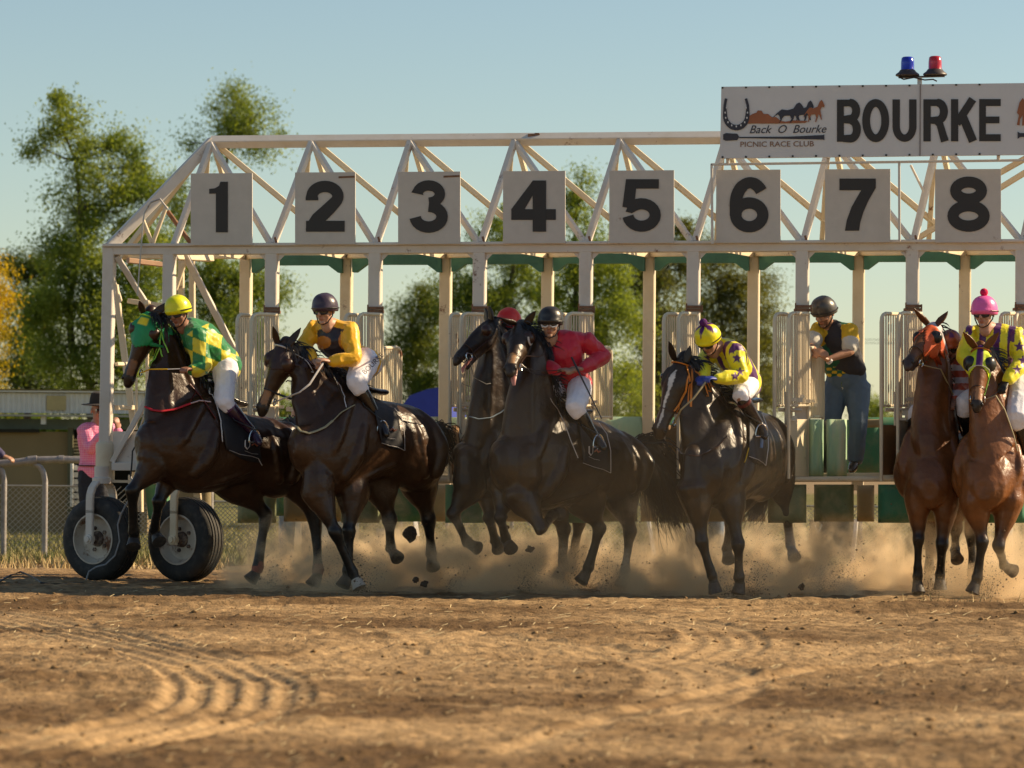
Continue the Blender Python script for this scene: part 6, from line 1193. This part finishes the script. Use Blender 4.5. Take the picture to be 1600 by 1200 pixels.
tree('eucalypt_tree', 86, [(330, 720), (325, 600), (335, 480), (345, 380), (350, 280), (360, 215)], [(366, 158, 24, 20), (352, 178, 26, 26), (392, 182, 26, 22), (372, 205, 34, 22), (296, 222, 14, 16), (405, 232, 36, 13), (345, 228, 24, 18), (428, 210, 18, 7), (300, 330, 36, 34), (270, 290, 20, 26), (290, 420, 50, 50), (350, 440, 50, 40), (385, 470, 46, 46), (425, 450, 24, 36), (350, 530, 60, 56), (270, 540, 60, 60), (405, 570, 34, 60), (330, 600, 60, 40)], 'tall tree whose top rises above the gate behind panel one', DK, LT, seed=4)
tree('eucalypt_tree', 92, [(640, 720), (645, 620), (650, 540)], [(648, 470, 26, 20), (640, 505, 34, 30), (676, 480, 26, 40), (628, 560, 34, 44), (672, 570, 40, 60), (640, 630, 44, 34), (690, 640, 40, 40)], 'rounded green tree right of the blue canopy behind stall three', DK, (.13, .15, .035), seed=5)
tree('eucalypt_tree', 90, [(770, 720), (775, 620), (780, 520), (800, 430), (810, 370)], [(785, 345, 26, 26), (765, 372, 26, 26), (800, 400, 40, 30), (722, 450, 34, 44), (760, 480, 50, 50), (820, 460, 50, 50), (740, 560, 56, 56), (810, 560, 56, 60), (770, 640, 70, 44)], 'broad green tree behind panels three and four', DK, LT, seed=6)
tree('eucalypt_tree', 82, [(905, 720), (905, 600), (900, 500), (898, 400), (900, 320)], [(905, 285, 16, 22), (900, 325, 26, 34), (915, 365, 26, 30), (888, 385, 26, 26), (880, 440, 44, 40), (940, 430, 44, 40), (900, 520, 60, 56), (960, 510, 50, 60), (880, 600, 60, 50), (950, 610, 60, 50)], 'tree with a pointed top between panels four and five', DK, LT, seed=7)
tree('eucalypt_tree', 88, [(1030, 720), (1030, 620), (1020, 520), (1030, 430)], [(1010, 400, 30, 30), (970, 400, 24, 30), (1062, 372, 24, 28), (1050, 420, 44, 36), (1000, 460, 46, 46), (1040, 520, 56, 60), (1010, 610, 60, 50), (1070, 600, 44, 50)], 'grey green tree behind panel five', (.05, .07, .02), (.15, .16, .05), seed=8)
tree('eucalypt_tree', 94, [(1130, 720), (1135, 620), (1130, 520), (1120, 440)], [(1095, 400, 30, 34), (1125, 425, 44, 34), (1165, 450, 36, 40), (1110, 490, 50, 44), (1172, 520, 40, 44), (1204, 490, 14, 26), (1200, 560, 22, 44), (1120, 570, 56, 50), (1180, 620, 46, 44), (1110, 640, 50, 36)], 'pale green tree with drooping limbs behind stall six', (.06, .075, .022), (.17, .18, .05), seed=9)
tree('small_tree', 210, [(1358, 708), (1358, 660)], [(1358, 628, 12, 11), (1350, 645, 18, 14), (1368, 645, 16, 14), (1380, 660, 24, 12)], 'small distant tree behind the gate handler', DK, LT, dens=500, leaf=(.25, .09), air=.4, seed=10)
tree('small_tree', 180, [(470, 700), (470, 640)], [(440, 640, 30, 20), (480, 632, 30, 22), (520, 640, 34, 20), (560, 648, 30, 16)], 'low distant tree behind stall two', DK, LT, dens=500, leaf=(.25, .09), air=.4, seed=11)
rg = np.random.default_rng(5); V = []; C = []
for k in range(46000):
    x = rg.uniform(-90, 120); h = 3.5+2.5*math.sin(x*.09)+1.5*math.sin(x*.31+2); z = rg.uniform(0, max(h, 1.2)); p = np.array([x, 420+rg.uniform(-6, 6), z]); a = rg.normal(size=3)*.55; b = rg.normal(size=3)*.4; V += [p-a, p+b, p+a, p-b]; t = rg.random(); C += [tuple(np.array(DK)*(1-t)+np.array(LT)*t)]*4
me = np_mesh('distant_treeline', np.array(V), np.arange(len(V)).reshape(-1, 4)); vcol(me, np.array(C)); me.materials.append(leafm); o = obj('distant_treeline', me, None); tag(o, 'far line of scrub along the horizon', kind='stuff')
# --- shed
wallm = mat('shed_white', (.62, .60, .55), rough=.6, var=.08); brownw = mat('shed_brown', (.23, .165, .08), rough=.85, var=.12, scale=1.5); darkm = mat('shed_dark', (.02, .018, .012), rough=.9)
YS = 52.0
shed = thing('shed', ground_at(60, YS), 'low shed with white corrugated wall band and brown boarded front at far left', 'shed')
def bx(u0, u1, v0, v1, Y, d, m, nm, par):
    a = P(u0, v0, Y); b = P(u1, v1, Y); mb = MB(); mb.box(((a.x+b.x)/2, Y+d/2, (a.z+b.z)/2), (abs(b.x-a.x)/2, d/2, abs(a.z-b.z)/2)); return obj(nm, mb, m, par)
mb = MB(); zt, zb = P(0, 614, YS).z, P(0, 645, YS).z; x0 = P(-260, 0, YS).x; x1 = P(232, 0, YS).x; n = 240; vs = []
for i in range(n+1):
    x = x0+(x1-x0)*i/n; y = YS-(.02 if i % 4 in (0, 1) else 0); vs += [(x, y, zt), (x, y, zb)]
mb.add(vs, [(2*i, 2*i+1, 2*i+3, 2*i+2) for i in range(n)]); obj('corrugated_wall', mb, wallm, shed, fix=False)
bx(-260, 232, 608, 614, YS-.08, .2, wallm, 'roof_edge', shed); bx(-260, 232, 645, 652, YS-.10, .12, mat('gutter', (.32, .30, .24), rough=.6), 'gutter', shed); bx(73, 103, 618, 641, YS-.05, .02, mat('shed_yellow', (.42, .33, .15), rough=.7), 'wall_vent', shed)
bx(-260, 232, 652, 672, YS+.6, .05, mat('shed_green', (.16, .20, .17), rough=.7, var=.2), 'inner_wall', shed); bx(64, 71, 650, 663, YS-.02, .1, wallm, 'bracket', shed)
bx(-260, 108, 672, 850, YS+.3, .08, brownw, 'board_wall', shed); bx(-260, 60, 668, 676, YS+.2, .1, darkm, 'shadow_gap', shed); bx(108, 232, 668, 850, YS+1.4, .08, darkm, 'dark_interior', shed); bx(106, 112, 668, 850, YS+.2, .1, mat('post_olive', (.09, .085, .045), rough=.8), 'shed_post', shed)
for k in range(7): bx(113, 132, 686+k*5, 689+k*5, YS+.35, .04, mat('louver', (.60, .48, .28), rough=.6), 'louver', shed)
b = MB(); b.add([(x0, YS-.1, P(0, 608, YS).z), (x1, YS-.1, P(0, 608, YS).z), (x1, YS+6, P(0, 608, YS).z-.03), (x0, YS+6, P(0, 608, YS).z-.03)], [(0, 1, 2, 3)]); obj('roof', b, mat('shed_roof', (.4, .4, .38), rough=.5), shed, fix=False)
for x in (x0, x1): b = MB(); b.box((x, YS+3, .95), (.05, 2.9, .95)); obj('end_wall', b, brownw, shed)
cr_ = thing('crate_stack', ground_at(120, 47), 'white slatted crates beside the shed doorway', 'crates')
for k in range(6): bx(110, 131, 727+k*11, 735+k*11, 47, .4, wallm, 'slat', cr_)
bx(110, 113, 724, 792, 46.9, .08, wallm, 'crate_post', cr_); bx(128, 131, 724, 792, 46.9, .08, wallm, 'crate_post', cr_)
# --- running rail
YR = 40.3; galv = mat('rail_galvanised', (.30, .27, .25), rough=.5, metal=.3, var=.3, scale=14, bump=.3)
rail = thing('running_rail', ground_at(70, YR), 'weathered pale tube running rail on curved posts at left', 'rail')
mb = MB(); mb.tube([P(-320, 738, YR+.3), P(-60, 730, YR), P(30, 722.5, YR), P(52, 719.5, YR)], .047, 12); mb.tube([P(50, 719, YR), P(96, 718, YR), P(240, 722, YR+.1), P(420, 724, YR+.3)], .042, 12); mb.tube([P(44, 720.5, YR), P(58, 719, YR)], .055, 12); mb.tube([P(92, 718, YR), P(100, 718, YR)], .048, 12); sobj('rail_tube', mb, galv, rail)
def rpost(u, tilt=0):
    g = ground_at(u, YR); t = P(u-18, 722, YR); mb = MB(); z = t.z; mb.tube([Vector((g.x+.0, YR, -.05)), Vector((g.x, YR, z*.55)), Vector((g.x, YR, z*.80)), Vector((g.x-.025, YR, z*.90)), Vector((g.x-.07, YR, z*.96)), Vector((g.x-.13, YR, z-.02))], .033, 10); sobj('rail_post', mb, galv, rail)
rpost(71); rpost(1+6); rpost(330)
def netfence(name, u0, u1, Y, zt, label, posts, sp=.07, m=None):
    x0, x1 = ground_at(u0, Y).x, ground_at(u1, Y).x; root = thing(name, (x0, Y, 0), label, 'fence'); mb = MB(); m = m or mat('wire', (.40, .36, .30), rough=.5, metal=.3, var=.2)
    x = x0-zt
    while x < x1:
        for s in (1, -1):
            a, b = (x, x+zt) if s > 0 else (x+zt, x); mb.tube([(a, Y-.006*s, .02), (b, Y-.006*s, zt)], .0042, 3, False)
        x += sp
    o = obj('wire_mesh', mb, m, root); o['kind'] = 'stuff'
    for u in posts: g = ground_at(u, Y); p = MB(); p.tube([g, g+Vector((0, 0, zt+.05))], .024, 8); sobj('fence_post', p, galv, root)
    p = MB(); p.tube([(x0, Y, zt), (x1, Y, zt)], .014, 6); sobj('top_wire', p, m, root); return root
netfence('mesh_fence', -200, 128, 41.5, .80, 'sagging wire mesh fence below the rail at left', [-60])
netfence('mesh_fence', 240, 1700, 42.5, .62, 'wire mesh fence seen low through the gate between horse legs', [330, 652, 940, 1345, 1580], .055)
for i, (u, v0, u2, v1, m, lab) in enumerate([(1012, 806, 1022, 868, wallm, 'pale leaning stake left of the blue jeans'), (1128, 815, 1136, 872, wallm, 'pale stake between the forelegs of the blazed horse'), (1338, 812, 1332, 880, wallm, 'pale stake below the gate handler'), (1578, 818, 1582, 884, wallm, 'pale stake behind the rightmost horse'), (640, 756, 652, 838, wallm, 'white slanting board behind stall three'), (1542, 875, 1552, 908, wallm, 'short white stick lying low behind the rightmost horse')]):
    a = P(u, v0, 38.2); b = P(u2, v1, 38.0); b.z = max(b.z, 0.0) if i < 4 else b.z; mb = MB(); mb.bevbeam(a, b, .045 if i < 4 else .05, .02); o = obj('stake', mb, m); tag(o, lab, 'stake', 'pale stakes behind the gate')
for i, (u0, u1, v0, v1, lab) in enumerate([(500, 560, 812, 866, 'pale board lying against the fence behind the forelegs of the gold rider\'s horse'), (588, 625, 826, 870, 'pale sheet leaning on the fence under stall three'), (435, 476, 812, 852, 'light cloth sheet against the fence by the pale jeans')]):
    o = bx(u0, u1, v0, v1, 42.2, .03, mat('pale_board', (.48, .44, .36), rough=.8, var=.2, scale=2), 'leaning_board', None); tag(o, lab, 'board', 'pale boards against the mesh fence')
# white V print on the shade cloth
sc_ = bx(1265, 1340, 812, 874, 41.9, .02, mat('shade_cloth', (.16, .14, .10), rough=.9, var=.2), 'shade_banner', None); tag(sc_, 'dark shade banner printed with a white V, tied to the mesh fence', 'banner')
mb = MB()
for a, b in (((1273, 820), (1278, 834)), ((1278, 834), (1284, 820))): mb.beam(P(*a, 41.88), P(*b, 41.87), .02, .012)
obj('lettering', mb, wallm, sc_)
# blue canopy tents
bl = mat('tent_blue', (.02, .035, .30), rough=.6, var=.15, bump=.3, bscale=3)
for i, (pts, lab) in enumerate([([(625, 640), (640, 618), (668, 608), (688, 605), (694, 615), (697, 655), (625, 655)], 'blue canopy behind stall three'), ([(770, 645), (775, 640), (790, 638), (798, 642), (798, 660), (770, 660)], 'small patch of blue tarp behind stall four')]):
    mb = MB(); F0 = [P(u, v, 58) for u, v in pts]; B0 = [p+Vector((.3, 2.6, 0)) for p in F0]; n = len(F0); mb.add(F0+B0, [tuple(range(n)), tuple(range(2*n-1, n-1, -1))]+[(k, (k+1) % n, n+(k+1) % n, n+k) for k in range(n)]); 
    rt = thing('canopy_tent', ground_at(pts[0][0]+25, 58), lab, 'tent'); obj('tent_cover', mb, bl, rt)
    for q in (F0[0], F0[-2], B0[0], B0[-2]): p = MB(); p.tube([Vector((q.x+.03, q.y+.02, 0)), q], .03, 6); obj('tent_pole', p, galv, rt)
pw = thing('power_line', ground_at(1900, 150), 'two thin power lines crossing the sky behind the gate handler', 'power line')
for v0, v1 in ((522, 530), (528, 534)):
    p = MB(); p.tube([P(800+k*160, v0+(v1-v0)*k/9+6*math.sin(math.pi*k/9), 150) for k in range(10)], .012, 5); obj('wire', p, tackblack, pw)
for u in (780, 2260): p = MB(); g = ground_at(u, 150.2); p.tube([g, Vector((g.x, g.y, P(u, 515, 150.2).z))], .15, 8); obj('pole', p, barkm, pw)
# ================================================================ dust and thrown dirt
def dust(name, x0, x1, y0, y1, z1, dens, scale, thr, col, label, edge=.35, zpow=1.0, aniso=.1, zk=.0):
    mb = MB(); mb.box(((x0+x1)/2, (y0+y1)/2, z1/2-.06), ((x1-x0)/2, (y1-y0)/2, z1/2+.06)); m = bpy.data.materials.new(name); m.use_nodes = True; n, l = m.node_tree.nodes, m.node_tree.links; n.remove(n['Principled BSDF'])
    v = n.new('ShaderNodeVolumePrincipled'); v.inputs['Color'].default_value = (*col, 1); v.inputs['Anisotropy'].default_value = aniso; l.new(v.outputs[0], n['Material Output'].inputs['Volume'])
    tc = n.new('ShaderNodeTexCoord'); sp = n.new('ShaderNodeSeparateXYZ'); l.new(tc.outputs['Object'], sp.inputs[0])
    nz = n.new('ShaderNodeTexNoise'); nz.inputs['Scale'].default_value = scale; nz.inputs['Detail'].default_value = 4; nz.inputs['Roughness'].default_value = .58; nz.inputs['Distortion'].default_value = .4; l.new(tc.outputs['Object'], nz.inputs['Vector'])
    def mr(src, a, b, c=0, d=1, sm=True):
        q = n.new('ShaderNodeMapRange'); q.interpolation_type = 'SMOOTHSTEP' if sm else 'LINEAR'; q.clamp = True
        for i, val in enumerate((a, b, c, d)): q.inputs[1+i].default_value = val
        l.new(src, q.inputs[0]); return q.outputs[0]
    def mul(a, b):
        q = n.new('ShaderNodeMath'); q.operation = 'MULTIPLY'; l.new(a, q.inputs[0]); l.new(b, q.inputs[1]) if not isinstance(b, float) else setattr(q.inputs[1], 'default_value', b); return q.outputs[0]
    zz = n.new('ShaderNodeMath'); zz.operation = 'MULTIPLY_ADD'; l.new(sp.outputs['Z'], zz.inputs[0]); zz.inputs[1].default_value = -zk; l.new(nz.outputs['Fac'], zz.inputs[2]); f = mr(zz.outputs[0], thr, thr+.16)
    for ax, a, b in (('X', x0, x1), ('Y', y0, y1)): f = mul(f, mr(sp.outputs[ax], a, a+edge)); f = mul(f, mr(sp.outputs[ax], b, b-edge))
    zf = mr(sp.outputs['Z'], z1, 0.0, 0, 1); q = n.new('ShaderNodeMath'); q.operation = 'POWER'; l.new(zf, q.inputs[0]); q.inputs[1].default_value = zpow; f = mul(f, q.outputs[0]); f = mul(f, float(dens)); l.new(f, v.inputs['Density'])
    o = obj(name, mb, m); tag(o, label, kind='stuff'); return o
dust('dust_cloud', -2.7, 6.1, 30.1, 35.6, 1.15, 6.5, 2.3, .435, (.98, .80, .54), 'billowing brown dust kicked up round the hooves', .7, .5, zk=.24)
dust('dust_veil', -.75, 2.7, 29.35, 31.0, 2.1, .13, .8, .30, (.97, .80, .55), 'thin dust haze hanging in front of the middle horses', .5, .8)
clodm = mat('clod_dark', (.07, .045, .028), rough=.95, var=.3, scale=20)
rg = np.random.default_rng(12)
def clod(u, v, Y, r):
    mb = MB(); mb.sphere((0, 0, 0), (r, r*.8, r*.85), 10, 7); c = P(u, v, Y)
    mb.v = [tuple(c+Vector(p)*(1+.8*mnoise.noise(Vector(p)*(1.6/r)+Vector((u, v, 0)))+.3*mnoise.noise(Vector(p)*(4/r)))) for p in mb.v]; return obj('dirt_clod', mb, clodm)
for u, v, Y, r, lab in [(640.5, 833, 31.0, .062, 'round clod flying behind the gold rider\'s horse'), (650, 906, 30.3, .028, 'flat clod low behind the gold rider\'s horse'), (663, 912, 30.3, .032, 'ragged clod just above the dirt under stall three'), (828, 858, 30.4, .034, 'clod hanging beside the hoof with the pale sole'), (1253, 917, 30.0, .030, 'clod right of the white-socked hind hoof'), (1233, 931, 29.8, .022, 'small clod near the dirt under stall six'), (790, 808, 30.5, .018, 'small clod between the forelegs of the middle horses'), (793, 824, 30.5, .016, 'tiny clod below another between the middle horses')]:
    tag(clod(u, v, Y, r), lab, 'dirt clod', 'clods thrown up by the hooves')
n = 9000; ft = np.array([(395, 908, 31.0), (490, 918, 31.1), (540, 922, 30.3), (690, 915, 30.8), (800, 900, 30.6), (880, 905, 31.0), (912, 912, 30.9), (975, 918, 31.1), (1118, 928, 30.1), (1155, 930, 30.2), (1260, 905, 31.2), (1290, 915, 31.0), (1436, 928, 30.6), (1520, 928, 30.3)])
idx = rg.integers(0, len(ft), n); hh = rg.exponential(.13, n); V0 = []
for k in range(n):
    u, v, Y = ft[idx[k]]; c = P(u, v, Y); V0.append((c.x+.12+hh[k]*rg.normal(.25, .55)+rg.normal()*.06, c.y+.1+rg.normal()*.15, .01+hh[k]*1.25))
V0 = np.array(V0); r = rg.uniform(.0012, .0042, n)*(1+1.2*(rg.random(n) < .06)); base = np.array([(1, 0, 0), (-1, 0, 0), (0, 1, 0), (0, -1, 0), (0, 0, 1), (0, 0, -1)], float); tri = np.array([(4, 0, 2), (4, 2, 1), (4, 1, 3), (4, 3, 0), (5, 2, 0), (5, 1, 2), (5, 3, 1), (5, 0, 3)])
V = base[None]*r[:, None, None]*rg.uniform(.5, 1.7, (n, 6, 1))+V0[:, None]; me = np_mesh('flying_grit', V.reshape(-1, 3), (tri[None]+np.arange(n)[:, None, None]*6).reshape(-1, 3))
o = obj('flying_grit', me, mat('grit', (.14, .09, .05), rough=.95, var=.3, scale=20)); tag(o, 'fine soil sprayed up round every hoof', kind='stuff')

cb = MB(); cb.tube([ground_at(u, Y, z) for u, Y, z in ((-30, 31.6, .01), (0, 31.9, .02), (18, 32.2, .07), (34, 32.3, .10), (50, 32.1, .07), (66, 31.8, .02), (100, 31.7, .01), (138, 32.3, .01))], .009, 7); co = sobj('ground_cable', cb, tackblack, None); tag(co, 'thin black cable looping over the dirt left of the first wheel', 'cable')
